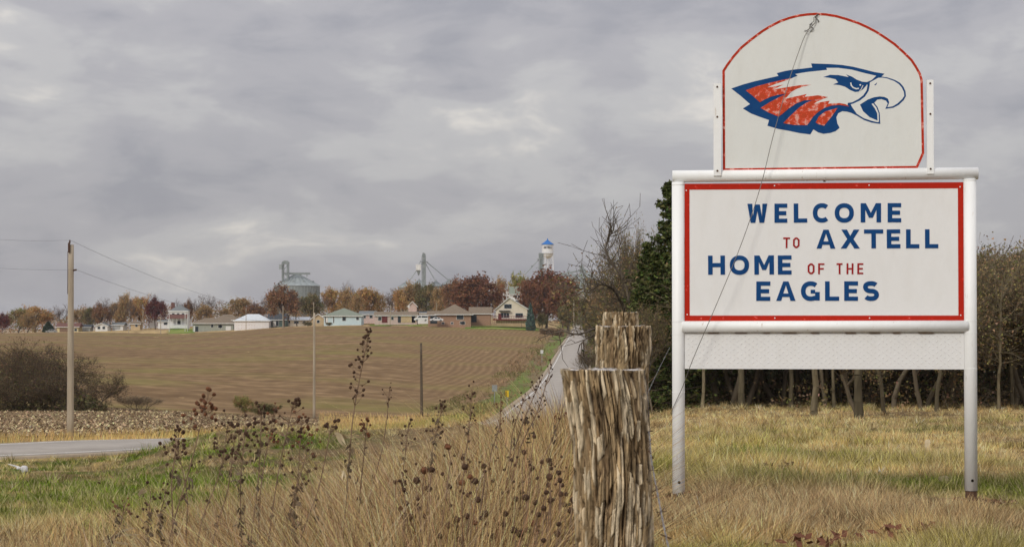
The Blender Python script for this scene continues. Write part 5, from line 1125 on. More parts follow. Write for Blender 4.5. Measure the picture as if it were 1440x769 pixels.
W = [((518, 472), (488, 690), 7.5, 'tallest dried stalk with a dense dark tip standing alone left of centre', .30, 46, .0075, 5, .030),
     ((292, 560), (238, 760), 7.2, 'tall leaning stalk with a spray of round dark heads at the left of the weeds', .16, 34, .0095, 3, .055),
     ((252, 606), (243, 740), 7.4, 'short dark stalk at the far left of the weeds', .22, 20, .009, 2, .045), ((250, 632), (262, 760), 7.8, 'low reddish stalk beside the leftmost weed', .25, 18, .009, 2, .05),
     ((322, 588), (282, 740), 8.0, 'thin stalk with drooping heads right of the tall leaning one', .25, 26, .0085, 3, .05), ((330, 612), (300, 760), 7.6, 'stalk with a rounded dark cluster below the thin drooping one', .2, 18, .0085, 2, .05),
     ((368, 578), (352, 769), 7.4, 'stalk with a tuft of red brown heads near the middle of the left weeds', .2, 24, .0085, 6, .04), ((345, 600), (340, 769), 7.0, 'thick dark stalk hung with withered leaves', .22, 22, .009, 9, .05),
     ((386, 578), (362, 769), 7.8, 'slim stalk with dark heads above the goldenrod clump', .18, 18, .008, 4, .035), ((412, 570), (378, 760), 7.3, 'bushy topped dark stalk in the middle of the left weeds', .2, 34, .0085, 7, .06),
     ((424, 592), (398, 769), 7.9, 'spreading stalk right of the bushy topped one', .22, 26, .0085, 6, .055), ((466, 598), (420, 769), 6.8, 'slanting stalk carrying a pale husk beside its tip', .06, 9, .009, 2, .025),
     ((516, 598), (506, 700), 7.6, 'short stalk with a dark nodding tip right of the tallest weed', .12, 14, .008, 3, .02), ((432, 635), (412, 769), 7.0, 'dark clump of withered leaves on a stout stalk', .3, 16, .009, 16, .045),
     ((623, 568), (600, 700), 8.4, 'dark feathery stalk in front of the road bend', .3, 26, .0075, 8, .03), ((664, 545), (640, 700), 8.8, 'thin dark stalk rising in front of the small grey road sign', .3, 20, .0065, 4, .025),
     ((776, 512), (728, 640), 8.6, 'slanting reddish stalk crossing the road near the posts', .45, 24, .0065, 3, .030), ((762, 532), (722, 640), 9.0, 'second slanting stalk crossing the road near the posts', .4, 16, .0065, 2, .025),
     ((800, 545), (760, 660), 9.4, 'small stalk touching the left side of the nearest post', .3, 12, .006, 2, .02), ((704, 560), (690, 640), 9.6, 'small dark stalk at the lower end of the visible road', .4, 14, .006, 3, .02),
     ((575, 592), (560, 720), 8.2, 'sparse stalk left of the dark feathery one', .25, 12, .007, 3, .025), ((738, 560), (716, 650), 9.2, 'sparse leaning stalk in front of the lower road', .3, 12, .006, 2, .02),
     ((212, 690), (206, 769), 8.6, 'low crumpled dark weed at the lower left', .5, 10, .009, 10, .035), ((234, 690), (228, 769), 8.0, 'low weed with a reddish tip at the lower left', .4, 12, .009, 10, .03), ((176, 706), (150, 769), 9.0, 'small leaning weed at the bottom left', .3, 12, .009, 8, .04),
     ((548, 545), (520, 700), 9.0, 'faint slim stalk between the tallest weed and the dark fence stake', .12, 8, .006, 2, .02)]
for i, (t_, b__, D, lab, cv, nh, hr, lf, wd) in enumerate(W): weed(t_, b__, D, 100 + i, lab, cv, nh, hr, lf, wd)
# clumps with single round cone heads
HD = [(373, 417), (290, 500), (317, 497), (432, 487), (499, 485), (451, 523), (264, 535), (190, 541), (218, 544), (305, 562), (218, 568), (377, 556), (423, 544), (469, 538), (444, 587), (478, 603), (239, 665), (208, 632), (227, 615), (404, 672), (376, 692), (468, 683), (492, 667), (504, 651), (525, 732), (411, 741), (345, 730), (440, 660), (575, 652), (567, 690), (611, 600), (645, 595), (666, 492), (640, 437), (675, 382), (701, 470), (727, 465), (760, 508), (765, 535), (724, 552), (718, 577), (769, 583), (732, 605), (781, 620), (803, 640), (679, 612), (708, 632), (690, 655), (670, 685), (603, 708), (624, 720), (652, 710), (760, 688), (812, 604), (708, 745), (757, 722), (103, 758), (728, 523)]
rs = random.Random(9); hm = []
for k in range(4):
    mb = MB(); ball(mb, (0, 0, 0), .0092, rs, 2, 26)
    hm.append(mb.mesh('seed_head', [head_m, head_red, head_m, mat('brown_seed_head', (.13, .075, .045), (.07, .04, .03), 60, 1)][k]))
plants = [('left clump of round cone heads at the foot of the pale grass', [0, 1, 2, 6, 9], 600, 6.7), ('tall pair of cone heads left of the middle', [3, 4, 5, 12, 13], 625, 6.6), ('small cone heads hanging over the bottom left of the grass', [7, 8, 10, 16, 17, 18], 568, 6.8), ('cone heads in the middle low clump', [11, 14, 15, 27], 640, 6.9),
          ('low cone heads at the bottom edge of the middle', [19, 20, 25, 26], 622, 6.3), ('cluster of dark cone heads low in the middle', [21, 22, 23, 24], 668, 6.4), ('single low cone head far left at the bottom edge', [56], 512, 6.6), ('cone heads left of the right hand clump', [28, 29, 30, 31], 712, 6.7),
          ('high thin cone heads near the road', [32, 33, 34, 35, 36], 728, 7.4), ('right hand clump of cone heads beside the nearest post', [37, 38, 39, 40, 57], 764, 6.8), ('cone heads close against the nearest post', [41, 43, 44, 53], 792, 6.5), ('cone heads in the thick of the right hand clump', [42, 45, 46, 47, 48], 752, 6.6),
          ('lowest cone heads of the right hand clump', [49, 50, 51], 735, 6.2), ('bottom cone heads beside the nearest post', [52, 54, 55], 775, 6.1)]
for lab, ids, bx, D in plants:
    pb = P(bx, 840, D); zb = gz(pb.x, pb.y); o = Vector((pb.x, pb.y, zb)); e = empty('coneflower_seed_stalks', o, 'dried ' + lab, 'dried weed', 0, 'dried coneflower clumps'); mb = MB()
    for i in ids:
        hx, hy = 480 + HD[i][0] / 2.489, 460 + HD[i][1] / 2.489; p = P(hx, hy, D + rs.uniform(-.25, .25)) - o; jx = Vector((rs.uniform(-.03, .03), rs.uniform(-.03, .03), -.02))
        q = catmull([tuple(jx), tuple(jx.lerp(p, .5) + Vector((rs.uniform(-.03, .03), 0, .02))), tuple(p - Vector((0, 0, .05)) + Vector((rs.uniform(-.008, .008), 0, 0))), tuple(p)], 4); mb.tube(q, [.0034 - .0022 * k / (len(q) - 1) for k in range(len(q))], 5)
        link('seed_head', hm[rs.randrange(4)], e, loc=p, rot=(rs.uniform(0, 3), rs.uniform(0, 3), 0), scale=[rs.uniform(.8, 1.25)] * 3)
    mb.build('stem', stem_m, e)
# extra dim heads low down in the grass near the post (uncountable filler of the same weed)
mb = MB()
for _ in range(150):
    px = rs.uniform(560, 806); py = rs.uniform(640, 775); D = rs.uniform(6.3, 9); p = P(px, py, D); ball(mb, p, rs.uniform(.004, .0085), rs, 1)
tag(mb.build('small_seed_heads', head_m), 'mass of small dark seed heads deep in the dry grass beside the nearest post', 'seed heads', kind='stuff')
def husk(px, py, D, L, label, rot=(.4, .3, .5), m=husk_m, name='corn_husk', cat='corn husk', wf=.13):
    mb = MB(); rs = random.Random(int(px)); n = 7
    for k in range(3):
        a = rs.uniform(-.5, .5); pts = []
        for i in range(n): t = i / (n - 1); wv = L * wf * math.sin(PI * (t * .85 + .12)); c = Vector((L * t, L * a * t * t, L * (.25 * math.sin(t * 2.6 + k)))); pts += [c + Vector((0, -wv * .6, wv)), c + Vector((0, wv * .3, -wv))]
        mb.add(pts, [(2 * i, 2 * i + 1, 2 * i + 3, 2 * i + 2) for i in range(n - 1)])
    p = P(px, py, D); tag(mb.build(name, m, None, loc=p, rot=rot), label, cat)
husk(468, 612, 6.8, .05, 'pale corn husk caught on a leaning weed stalk', (.2, .5, .2)); husk(558, 652, 7.2, .03, 'small white curled husk in the tall grass', (1.2, .4, .8)); husk(480, 662, 7.4, .03, 'pale leaf scrap caught low beside the tallest weed', (0, 1.2, 0))
husk(576, 630, 7.6, .03, 'pale twisted leaf high in the dry grass right of the weeds', (.3, 0, .2)); husk(150, 772, 11.5, .19, 'long pale dry leaf lying at the bottom left corner of the grass', (.1, -.45, .1), wf=.05); husk(196, 698, 13, .06, 'yellowish dry leaf in the green grass at the lower left', (.2, -.9, .3))
p = P(1322, 676, 20); husk(1318, 677, 20.2, .14, 'curled pale straw lying in the grass left of the right sign leg', (0, -.1, .1)); husk(1240, 740, 16.3, .09, 'pale dry blade curled in front of the sign at the bottom', (0, -.5, .2)); husk(948, 762, 14.8, .2, 'long pale straw lying beside the barbed wire at the bottom', (0, .1, .1))
def groundlitter(px, py, D0, label, name, cat, mk, m):
    D = D0
    for _ in range(400):
        p = P(px, py, D)
        if p.z > gz(p.x, p.y) + .05: D += .1
        else: break
    p = P(px, py, D); tag(mk().build(name, m, None, loc=(p.x, p.y, p.z - .02)), label, cat)
def leafpile():
    mb = MB(); rs = random.Random(6)
    for _ in range(26):
        c = Vector((rs.gauss(0, .12), rs.gauss(0, .08), rs.uniform(0, .09))); a = Vector((rs.gauss(0, 1), rs.gauss(0, 1), rs.gauss(0, 1))).normalized() * rs.uniform(.03, .06); b = a.orthogonal().normalized() * rs.uniform(.015, .03); mb.add([c - a, c - b, c + a, c + b], [(0, 1, 2, 3)])
    return mb
rdl = mat('red_brown_dead_leaves', (.20, .085, .05), (.10, .045, .03), 20, .8)
groundlitter(1272, 752, 13, 'brown curled dead leaves lying in the grass at the bottom below the sign', 'dead_leaves', 'leaves', leafpile, rdl); groundlitter(1090, 660, 15, 'small dark dead leaves in the pale grass under the sign', 'dead_leaves', 'leaves', leafpile, head_m); groundlitter(1146, 766, 13, 'dark red leaves at the bottom edge below the sign', 'dead_leaves', 'leaves', leafpile, rdl)
def stake():
    return MB().box(-.035, .035, -.03, .03, -.1, .17).prism([(-.035, .17), (.035, .17), (.02, .20), (-.03, .19)], -.03, .03)
groundlitter(1304, 634, 20, 'short pale wooden stake standing in the meadow behind the sign', 'wooden_stake', 'stake', stake, husk_m)
def bag():
    mb = MB(); rs = random.Random(2); ball(mb, (0, 0, .07), .10, rs, 2); ball(mb, (-.16, 0, .10), .05, rs, 1); mb.tube([(-.1, 0, .1), (-.3, .0, .17), (-.42, 0, .2)], [.03, .02, .01], 5); return mb
groundlitter(34, 662, 22, 'crumpled white litter with a pale leaf lying in the grass by the left edge', 'crumpled_litter', 'litter', bag, mat('crumpled_white_plastic', (.7, .68, .68), None, 10, .4))
husk(137, 679, 12, .02, 'dark round seed pod hanging in the grass at the left', (0, 0, 0), head_m, 'seed_pod', 'seed pod')
# ------------------------------------------------------------------ utility poles and wires
pole_m = mat('weathered_pole_wood', (.46, .39, .30), (.30, .25, .19), 5, .9, bump=.004, stretch=(1, 1, .08), bscale=30); pole_d = mat('dark_pole_wood', (.13, .10, .075), (.09, .07, .05), 6, .9); grey_m = mat('grey_steel', (.35, .36, .36), (.25, .26, .26), 5, .5, metal=.3); white_m = mat('white_ceramic', (.7, .7, .68), None, 5, .4)
def upole(px, ytop, D, r, label, arm=None, m=pole_m, ybase=None, top='cap', group='utility poles', lean=0):
    p = P(px, ytop, D); zb = gz(p.x, p.y); h = p.z - zb
    e = empty('utility_pole', (p.x, p.y, zb), label, 'utility pole', 0, group)
    n = 7; MB().tube([(lean * h * (i / n - 1) , 0, -.4 + (h + .4) * i / n) for i in range(n + 1)], [r * (1.12 - .3 * i / n) for i in range(n + 1)], 14).build('shaft', m, e, smooth=True)
    if arm: a = MB().box(-arm / 2, arm / 2, -.06 - r, -r, h - .45, h - .3).build('crossarm', m, e); [MB().lathe([(.0, 0), (.05, .02), (.035, .1), (.05, .16), (0, .2)], 8, s * arm * .45, -r - .03).build('insulator', white_m, a, loc=(0, 0, h - .3)) for s in (-1, 1)]
    return e, p
up1, pt1 = upole(100, 344, 95, .145, 'nearest weathered wooden utility pole beside the road at the left', group=None)
h1 = pt1.z - up1.location.z
b1 = MB().box(-.10, -.02, -.20, -.12, h1 - .35, h1 + .08).tube([(-.03, -.14, h1 + .05), (-.03, -.14, h1 + .2)], .035, 8).build('top_bracket', steel_dark, up1); b2 = MB().tube([(.1, -.05, h1 - 1.15), (.26, -.05, h1 - 1.12)], .04, 8).build('side_insulator', steel_dark, up1)
MB().box(-.155, -.135, -.02, .02, h1 - 2.2, h1 - .3).build('ground_wire', steel_dark, up1)
up2, pt2 = upole(442, 440, 180, .11, 'slim pale utility pole in front of the field, left of centre', group=None)
upole(592, 482, 205, .13, 'short dark leaning stake pole standing alone before the field', m=pole_d, group=None, lean=-.012)
for px, yt, D, r, arm, lab in [(181, 447, 790, .12, None, 'thin light pole before the tan shed at the field edge'), (201, 437, 830, .12, None, 'pale pole in front of the orange tan tree'), (226, 446, 770, .14, 2.2, 'small pole with a crossarm at the field edge by the farmhouse'),
                               (346, 433, 765, .12, None, 'thin pole standing before the white wrapped house'), (398, 430, 748, .16, None, 'pole in front of the dark roofed house beside the rusty oak'), (441, 425, 752, .12, None, 'thin pole before the dark olive tree'),
                               (549, 429, 745, .13, None, 'brown pole at the brown roofed ranch house'), (574, 430, 800, .14, 1.2, 'pole carrying a white transformer behind the ranch house'), (614, 425, 790, .12, None, 'thin brown pole left of the brick house roof'),
                               (807, 421, 640, .13, None, 'pale pole beside the road at the hilltop'), (195, 440, 900, .1, None, 'faint thin pole behind the maroon tree')]:
    e, p = upole(px, yt, D, r, lab, arm, group='small poles among the houses')
    if 'transformer' in lab: MB().lathe([(0, -.5), (.4, -.5), (.4, .5), (0, .5)], 10, .35, -.4).build('transformer', white_m, e, loc=(0, 0, p.z - e.location.z - .3))
# white clothes line frame by the farmhouse
p0, p1_ = P(238, 438, 800), P(264, 438, 800); zb = gz(p0.x, p0.y)
e = empty('pipe_frame', (p0.x, p0.y, zb), 'tall pale pipe frame standing on the lawn in front of the farmhouse', 'frame'); w_ = p1_.x - p0.x; hh = p0.z - zb
for xx in (0, w_ * .86, w_): MB().tube([(xx, 0, -.3), (xx, 0, hh)], .11, 8).build('post', white_m, e)
MB().tube([(-.4, 0, hh + .02), (w_ + .4, 0, hh + .02)], .13, 8).build('beam', white_m, e)
cable_m = mat('dark_cable', (.14, .14, .15), None, 4, .6)
def cable(a, b, sag, r, label, n=24):
    a, b = Vector(a), Vector(b); pts = [a.lerp(b, i / n) - Vector((0, 0, sag * 4 * (i / n) * (1 - i / n))) - a for i in range(n + 1)]
    tag(MB().tube(pts, r, 5).build('power_line', cable_m, None, loc=a), label, 'cable', 'power lines')
at = Vector((up1.location.x - .03, up1.location.y - .14, up1.location.z + h1 + .2)); al = Vector((up1.location.x + .24, up1.location.y - .05, up1.location.z + h1 - 1.12))
cable(at, P(-420, 262, 60), .5, .004, 'upper power line running left from the nearest pole'); cable(al, P(-420, 312, 60), .4, .004, 'lower power line running left from the nearest pole')
cable(at, (pt2.x, pt2.y, pt2.z - .1), .9, .006, 'upper power line sagging from the nearest pole to the slim pole'); cable(al, (pt2.x, pt2.y, pt2.z - .8), .8, .006, 'lower power line sagging from the nearest pole to the slim pole')

tyre_m = mat('tyre_rubber', (.03, .03, .03), None, 5, .9)
# ------------------------------------------------------------------ road signs
def plate_sign(px, yt, yb, w_, D, label, name='road_sign', m=grey_m, stripes=False, ground_y=None):
    p = P(px, yb, D); zb = gz(p.x, p.y); t = P(px, yt, D).z
    e = empty(name, (p.x, p.y, zb), label, 'road sign', .15); ww = w_ / F * D
    MB().box(-.04, .04, .01, .07, -.3, t - zb - .1).build('post', grey_m, e); pl = MB().box(-ww / 2, ww / 2, -.02, 0, p.z - zb, t - zb).build('plate', m, e)
    if stripes:
        hh = t - p.z; n = 4
        for i in range(n):
            z0 = p.z - zb + hh * (i / n); z1 = z0 + hh / n * .5; MB().prism([(-ww / 2, z0 + hh * .12), (0, z0), (0, z1), (-ww / 2, z1 + hh * .12)] if i < n - 1 else [(-ww / 2, z0 + hh * .1), (0, z0), (0, z1), (-ww / 2, z1)], -.026, -.0205).build('black_stripe', tyre_m, pl)
yel = mat('yellow_sign_sheet', (.75, .50, .03), None, 5, .5)
plate_sign(695.5, 541, 550, 7.5, 262, 'small grey rectangular sign back left of the chevron marker'); plate_sign(713, 549, 558, 5, 256, 'yellow and black striped marker beside the lower road', 'chevron_marker', yel, True); plate_sign(762, 492, 497, 4, 430, 'small pale sign among the brush halfway up the road', m=white_m)

# ------------------------------------------------------------------ houses
def hm_(n, c, c2=None, sc=1.5): return mat(n, c, c2, sc, .85)
MAT = dict(cream=hm_('cream_siding', (.70, .63, .51), (.64, .57, .46)), white=hm_('white_siding', (.74, .74, .73), (.66, .66, .66)), sage=hm_('sage_grey_siding', (.36, .38, .33)), blue=hm_('pale_blue_siding', (.56, .68, .72), (.50, .62, .67)),
           pink=hm_('pinkish_siding', (.60, .46, .42)), tan=hm_('tan_siding', (.58, .44, .27)), yellow=hm_('yellow_siding', (.66, .56, .32)), dark=hm_('dark_teal_siding', (.11, .16, .15)), grey=hm_('grey_siding', (.42, .43, .43)),
           brick=mat('tan_brick', (.38, .235, .16), (.29, .18, .125), 3, .9), wrap=hm_('house_wrap', (.80, .79, .79), (.72, .68, .68), 1.3),
           rbrown=mat('brown_shingle_roof', (.235, .185, .135), (.17, .135, .10), 2, .95), rgreen=mat('grey_green_shingle_roof', (.235, .265, .215), (.19, .21, .17), 2, .95), rgrey=mat('grey_shingle_roof', (.20, .215, .215), (.15, .16, .165), 2, .95), rdark=mat('dark_slate_roof', (.075, .085, .095), (.055, .06, .07), 2, .95),
           rmetal=mat('pale_metal_roof', (.62, .66, .70), (.54, .58, .62), 1, .5), rred=mat('red_brown_roof', (.17, .085, .07), (.13, .065, .055), 2, .95), glass=mat('dark_window_glass', (.04, .05, .06), None, 3, .15), trim=hm_('white_trim', (.76, .76, .74)), maroon=hm_('maroon_paint', (.16, .04, .04)), garage=hm_('brown_garage_door', (.25, .16, .11)))
def window_(wall, x, z, w, h, y, shutters=None):
    f = MB().box(x - w / 2 - .09, x + w / 2 + .09, y - .07, y + .02, z - h / 2 - .09, z + h / 2 + .09).build('window', MAT['trim'], wall); MB().box(x - w / 2, x + w / 2, y - .10, y - .074, z - h / 2, z + h / 2).build('pane', MAT['glass'], f) if False else None
    return f
def house(px0, px1, yb, ye, yp, D, depth, roof, wallm, roofm, label, wins=(), doors=(), yaw=0, ridge=.5, hipf=.35, over=.5, name='house', chimney=None, sink=1.2, extra=None, group=None, cat='house'):
    pm = P((px0 + px1) / 2, yb, D); w_ = (px1 - px0) / F * D; ze, zp = P(0, ye, D).z, P(0, yp, D).z; z0 = min(pm.z, gz(pm.x, pm.y)) ; base = pm.z
    e = empty(name, (pm.x, pm.y, base), label, cat, yaw, group); H = ze - base; RH = zp - ze; x0, x1 = -w_ / 2, w_ / 2
    MW, MR = MAT[wallm], MAT[roofm]; wb = MB().box(x0, x1, 0, depth, -sink, H)
    if roof == 'front': wb.prism([(x0, H), (x1, H), (0 + (ridge - .5) * w_, H + RH)], 0.0, depth)
    wall = wb.build('wall', MW, e); rb = MB(); o = over; th = .16
    if roof == 'front':
        xr = (ridge - .5) * w_; k0 = RH / (xr - x0); k1 = RH / (x1 - xr)
        rb.prism([(x0 - o, H - o * k0), (xr, H + RH), (x1 + o, H - o * k1), (x1 + o, H - o * k1 + th * 1.4), (xr, H + RH + th * 1.4), (x0 - o, H - o * k0 + th * 1.4)], -o, depth + o)
        MB().prism([(x0 - o, H - o * k0 - .12), (xr, H + RH - .12), (x1 + o, H - o * k1 - .12), (x1 + o, H - o * k1 + th), (xr, H + RH + th), (x0 - o, H - o * k0 + th)], -o - .08, -o - .01).build('gable_trim', MAT['trim'], e)
    else:
        hx = (0 if roof == 'side' else hipf * depth * 1.1); hx = min(hx, w_ / 2 * .98); xa, xb = x0 - o, x1 + o; ya, yc = -o, depth + o; ym = depth / 2
        A = [(xa, ya, H), (xb, ya, H), (xb, yc, H), (xa, yc, H), (xa + hx + (0 if roof == 'side' else o), ym, H + RH), (xb - hx - (0 if roof == 'side' else o), ym, H + RH)]
        rb.add(A, [(0, 1, 5, 4), (1, 2, 5), (2, 3, 4, 5), (3, 0, 4), (0, 3, 2, 1)])
        MB().box(xa - .03, xb + .03, ya - .06, ya - .004, H - .18, H + .05).build('eave_board', MAT['trim'], e)
    r_ = rb.build('roof', MR, e)
    if chimney: cx, cw, ch, cm = chimney; MB().box(x0 + cx * w_ - cw / 2, x0 + cx * w_ + cw / 2, depth * .4, depth * .4 + cw, H, H + RH + ch).build('chimney', MAT[cm], r_)
    for (fx, fz, ww, wh) in wins:      # position in fractions of the wall, size in metres
        x = x0 + fx * w_; z = fz * H; fr_ = MB().box(x - ww / 2 - .1, x + ww / 2 + .1, -.08, .03, z - wh / 2 - .1, z + wh / 2 + .1).build('window', MAT['trim'], wall); MB().box(x - ww / 2, x + ww / 2, -.11, -.084, z - wh / 2, z + wh / 2).build('pane', MAT['glass'], fr_) if False else MB().box(x - ww / 2, x + ww / 2, -.11, -.084, z - wh / 2, z + wh / 2).build('window_pane', MAT['glass'], wall)
    for (fx, ww, dh, dm) in doors:
        x = x0 + fx * w_; MB().box(x - ww / 2, x + ww / 2, -.09, .03, .02, dh).build('door', MAT[dm], wall)
    if extra: extra(e, x0, x1, H, RH, depth, w_)
    return e
def porch(e, x0, x1, H, RH, depth, w_):
    MB().prism([(-3.2, H * .48), (-3.2, H * .48 + .15), (.1, H * .78), (.1, H * .62)], x0 - .6, x1 + .8, 'yz').build('porch_roof', MAT['rred'], e)
    for k in range(5): MB().box(x0 + k * w_ / 4 - .1, x0 + k * w_ / 4 + .1, -3.1, -2.9, -.5, H * .48).build('porch_column', MAT['trim'], e)
    MB().box(x0 - .5, x1 + .7, -3.0, -.12, -1, .25).build('porch_floor', MAT['trim'], e)
def deck(e, x0, x1, H, RH, depth, w_):
    MB().box(x0 - 1, x1 + .4, -3, -.12, -.2, .25).build('deck_floor', MAT['maroon'], e); MB().box(x0 - 1, x1 + .4, -3.05, -2.95, 1.15, 1.27).build('deck_rail', MAT['maroon'], e)
    for k in range(22): xx = x0 - 1 + (w_ + 1.4) * k / 21; MB().box(xx - .05, xx + .05, -3.04, -2.96, -1.2, 1.15).build('deck_post', MAT['maroon'], e)
    MB().box(x0 + 1, x0 + w_ * .45, -1.4, -.12, H * .78, H * .85).build('awning', MAT['rdark'], e)
def carport(e, x0, x1, H, RH, depth, w_):
    MB().box(x0 + w_ * .17, x0 + w_ * .30, -.12, -.03, 0, H * .98).build('recess', MAT['maroon'], e); MB().box(x0 + w_ * .55, x0 + w_ * .62, -.12, -.03, 0, H * .98).build('recess', MAT['glass'], e)
house(80, 110, 469, 459.5, 454, 862, 8, 'side', 'yellow', 'rred', 'small yellow garage with a red brown roof partly hidden by the nearest pole', [(.88, .55, 1, .9)], [(.36, 4, 2.2, 'garage')], over=.6)
house(108, 127, 466, 460, 456, 872, 6, 'side', 'grey', 'rdark', 'low dark grey shed right of the nearest utility pole', name='shed', cat='shed')
house(134, 151, 465, 458, 454.5, 858, 8, 'front', 'white', 'rgrey', 'small white gabled house under a rusty brown tree', [(.3, .6, 1, 1), (.7, .6, 1, 1)])
house(158, 173, 463, 457, 453, 865, 8, 'side', 'white', 'rgrey', 'pale garage with grey roof right of the forked bare tree', [], [(.4, 3, 2, 'grey')], name='garage')
house(184, 197, 461, 455.5, 452, 862, 6, 'side', 'tan', 'rbrown', 'small tan shed with brown roof at the field edge', [(.6, .6, .9, .9)], name='shed', cat='shed')
house(208, 218, 457, 449, 446, 880, 6, 'front', 'white', 'rgrey', 'narrow white outbuilding left of the maroon tree trunk', name='outbuilding', cat='shed')
house(222, 240, 458, 452, 449.5, 852, 6, 'side', 'white', 'rgrey', 'low white annex in front of the farmhouse', [(.6, .5, 1.4, .9)], name='annex')
house(239, 262, 458, 437, 428, 850, 9, 'hip', 'white', 'rgrey', 'white two storey farmhouse with red brick chimney and maroon porch roof', [(.2, .72, 1, 1.4), (.5, .72, 1, 1.4), (.8, .72, 1, 1.4), (.55, .22, 1.6, 1.3)], chimney=(.08, 1.3, .8, 'rred'), extra=porch)
house(300, 336, 452, 450, 442, 850, 9, 'hip', 'grey', 'rbrown', 'house with only its brown hip roof showing behind the sage ranch house')
house(271, 328, 467.5, 454.5, 447, 790, 10, 'hip', 'sage', 'rbrown', 'long sage grey ranch house with a brown hip roof at the field edge', [(.48, .72, .9, 1.1), (.66, .68, 1, 1), (.70, .68, 1, 1)], [(.10, 1.1, 2.2, 'glass'), (.04, .5, 2.6, 'trim'), (.88, 2.0, 2.4, 'trim')], over=.8)
def wrapmarks(e, x0, x1, H, RH, depth, w_):
    rs = random.Random(2)
    for i in range(8):
        for j in range(3):
            x = x0 + .5 + i * w_ * .6 / 8; z = .5 + j * 1.15; MB().box(x, x + .5, -.012, -.005, z, z + .12).build('printed_mark', MAT['pink'], e)
house(329.5, 378, 464, 451, 441.5, 775, 11, 'hip', 'wrap', 'rmetal', 'unfinished house wrapped in white building paper under a pale metal roof', [], [], extra=wrapmarks)
house(377, 402, 459.5, 449.5, 441, 782, 9, 'side', 'dark', 'rdark', 'dark green sided house with a slate roof right of the wrapped house', [(.15, .5, .9, 1.6), (.52, .5, 1.0, 1.9)], [(.35, 1, 2.1, 'trim')])
house(401, 414, 457, 449, 441, 790, 7, 'front', 'cream', 'rbrown', 'narrow cream gabled house behind the trunk of the rusty oak', [(.5, .6, 1, 1)])
house(408, 433, 458, 449, 445, 775, 8, 'side', 'cream', 'white', 'low cream garage right of the rusty oak trunk', [(.8, .6, .9, .9), (.35, .6, 1.6, .9)], name='garage') if False else house(408, 433, 458, 450, 445.5, 775, 8, 'side', 'cream', 'rmetal', 'low cream garage right of the rusty oak trunk', [(.8, .6, .9, .9), (.35, .6, 1.6, .9)], name='garage')
house(438, 457, 456, 448, 441.5, 768, 8, 'front', 'tan', 'rbrown', 'tan gabled house left of the pale blue house', [(.5, .5, 1, 1)])
house(455.5, 508, 455, 444, 433, 755, 13, 'hip', 'blue', 'rgreen', 'pale blue ranch house with a grey green hip roof', [(.54, .62, 1.2, 1.3), (.90, .66, .9, .9), (.04, .5, .3, 2.2), (.26, .5, .3, 2.2)], [(.07, 1, 2.1, 'trim')], hipf=.9, over=.7)
house(506, 527, 450, 442, 437, 775, 9, 'side', 'pink', 'rgrey', 'pinkish white house right of the pale blue house', [(.3, .6, 1, 1), (.75, .6, 1, 1)])
house(527, 586, 453.5, 443.5, 438, 752, 9, 'side', 'pink', 'rbrown', 'long pink and tan ranch house with low brown roof', [(.12, .55, 1.1, 1.2), (.42, .6, .8, 1)], [(.80, 5.0, 2.3, 'tan'), (.93, 1.5, 2.3, 'tan')], extra=carport)
house(586, 604, 452, 440, 437.5, 772, 7, 'side', 'white', 'rdark', 'white garage with a low dark roof behind the parked van', [], [(.7, 3, 2.1, 'trim')], name='garage')
house(574, 586, 438, 430, 424, 830, 7, 'front', 'pink', 'rbrown', 'small pink gable showing through the trees above the ranch house')
house(602, 634, 455, 443, 437, 722, 9, 'side', 'brick', 'rbrown', 'left brick wing with an open garage beside the big brick house', [], [(.42, 5, 2.6, 'glass')])
house(615, 662, 456.5, 442, 427.5, 716, 13, 'hip', 'brick', 'rbrown', 'big tan brick house with a brown pyramid roof', [(.68, .75, 2.2, 1.6), (.17, .15, .7, .6), (.44, .15, .7, .6), (.73, .17, 1.1, .9), (.79, .17, .8, .9)], hipf=.95, over=.9)
house(661, 690, 453, 441, 431.5, 724, 9, 'side', 'brick', 'rbrown', 'right brick wing with a dark recessed porch', [], [(.16, 2.2, 2.4, 'glass')])
house(697.5, 741.5, 449.5, 434, 418.5, 722, 11, 'front', 'cream', 'rbrown', 'cream gabled house with a dark red deck beside the blue green spruce', [(.30, 1.22, .8, 1.4), (.38, 1.22, .8, 1.4), (.46, 1.22, .8, 1.4), (.20, .4, .8, 1.6), (.29, .4, .8, 1.6), (.38, .4, .8, 1.6), (.66, .4, .8, 1.4), (.74, .4, .8, 1.4), (.82, .4, .8, 1.4)], [(.12, 1, 2.1, 'maroon')], extra=deck, ridge=.42)
house(703, 717, 424, 414, 405, 800, 8, 'front', 'white', 'rgrey', 'white gabled house peeping over the cream house roof', [(.5, .5, 1, 1.4)])
house(717, 738, 428, 414, 402.5, 830, 10, 'side', 'white', 'rgreen', 'tall white house with grey green roof behind the cream house', [(.4, .8, .9, 1.4), (.6, .8, .9, 1.4), (.8, .8, .9, 1.4)])
house(727, 746, 434, 427, 422, 760, 8, 'side', 'cream', 'rdark', 'low house with a dark roof tucked behind the cream gabled house')
for px0, px1, yb, ye, yp, lab in ((805, 818, 440, 432, 427, 'small white building with reddish trim in the trees by the hilltop road'), (820, 834, 437, 430, 427, 'second small pale building by the hilltop road')):
    house(px0, px1, yb, ye, yp, 880, 7, 'side', 'white', 'rred', lab, [(.5, .5, 1.5, 1)], name='building', cat='building')
# houses glimpsed through the wood on the right
for px0, px1, yb, ye, yp, lab in ((1386, 1400, 512, 496, 486, 'pale house glimpsed through the wood right of the sign'), (1424, 1445, 490, 478, 470, 'white roofed house glimpsed at the right edge through the wood')):
    house(px0, px1, yb, ye, yp, 260, 6, 'side', 'white', 'rmetal', lab, [(.5, .5, .8, .8)])
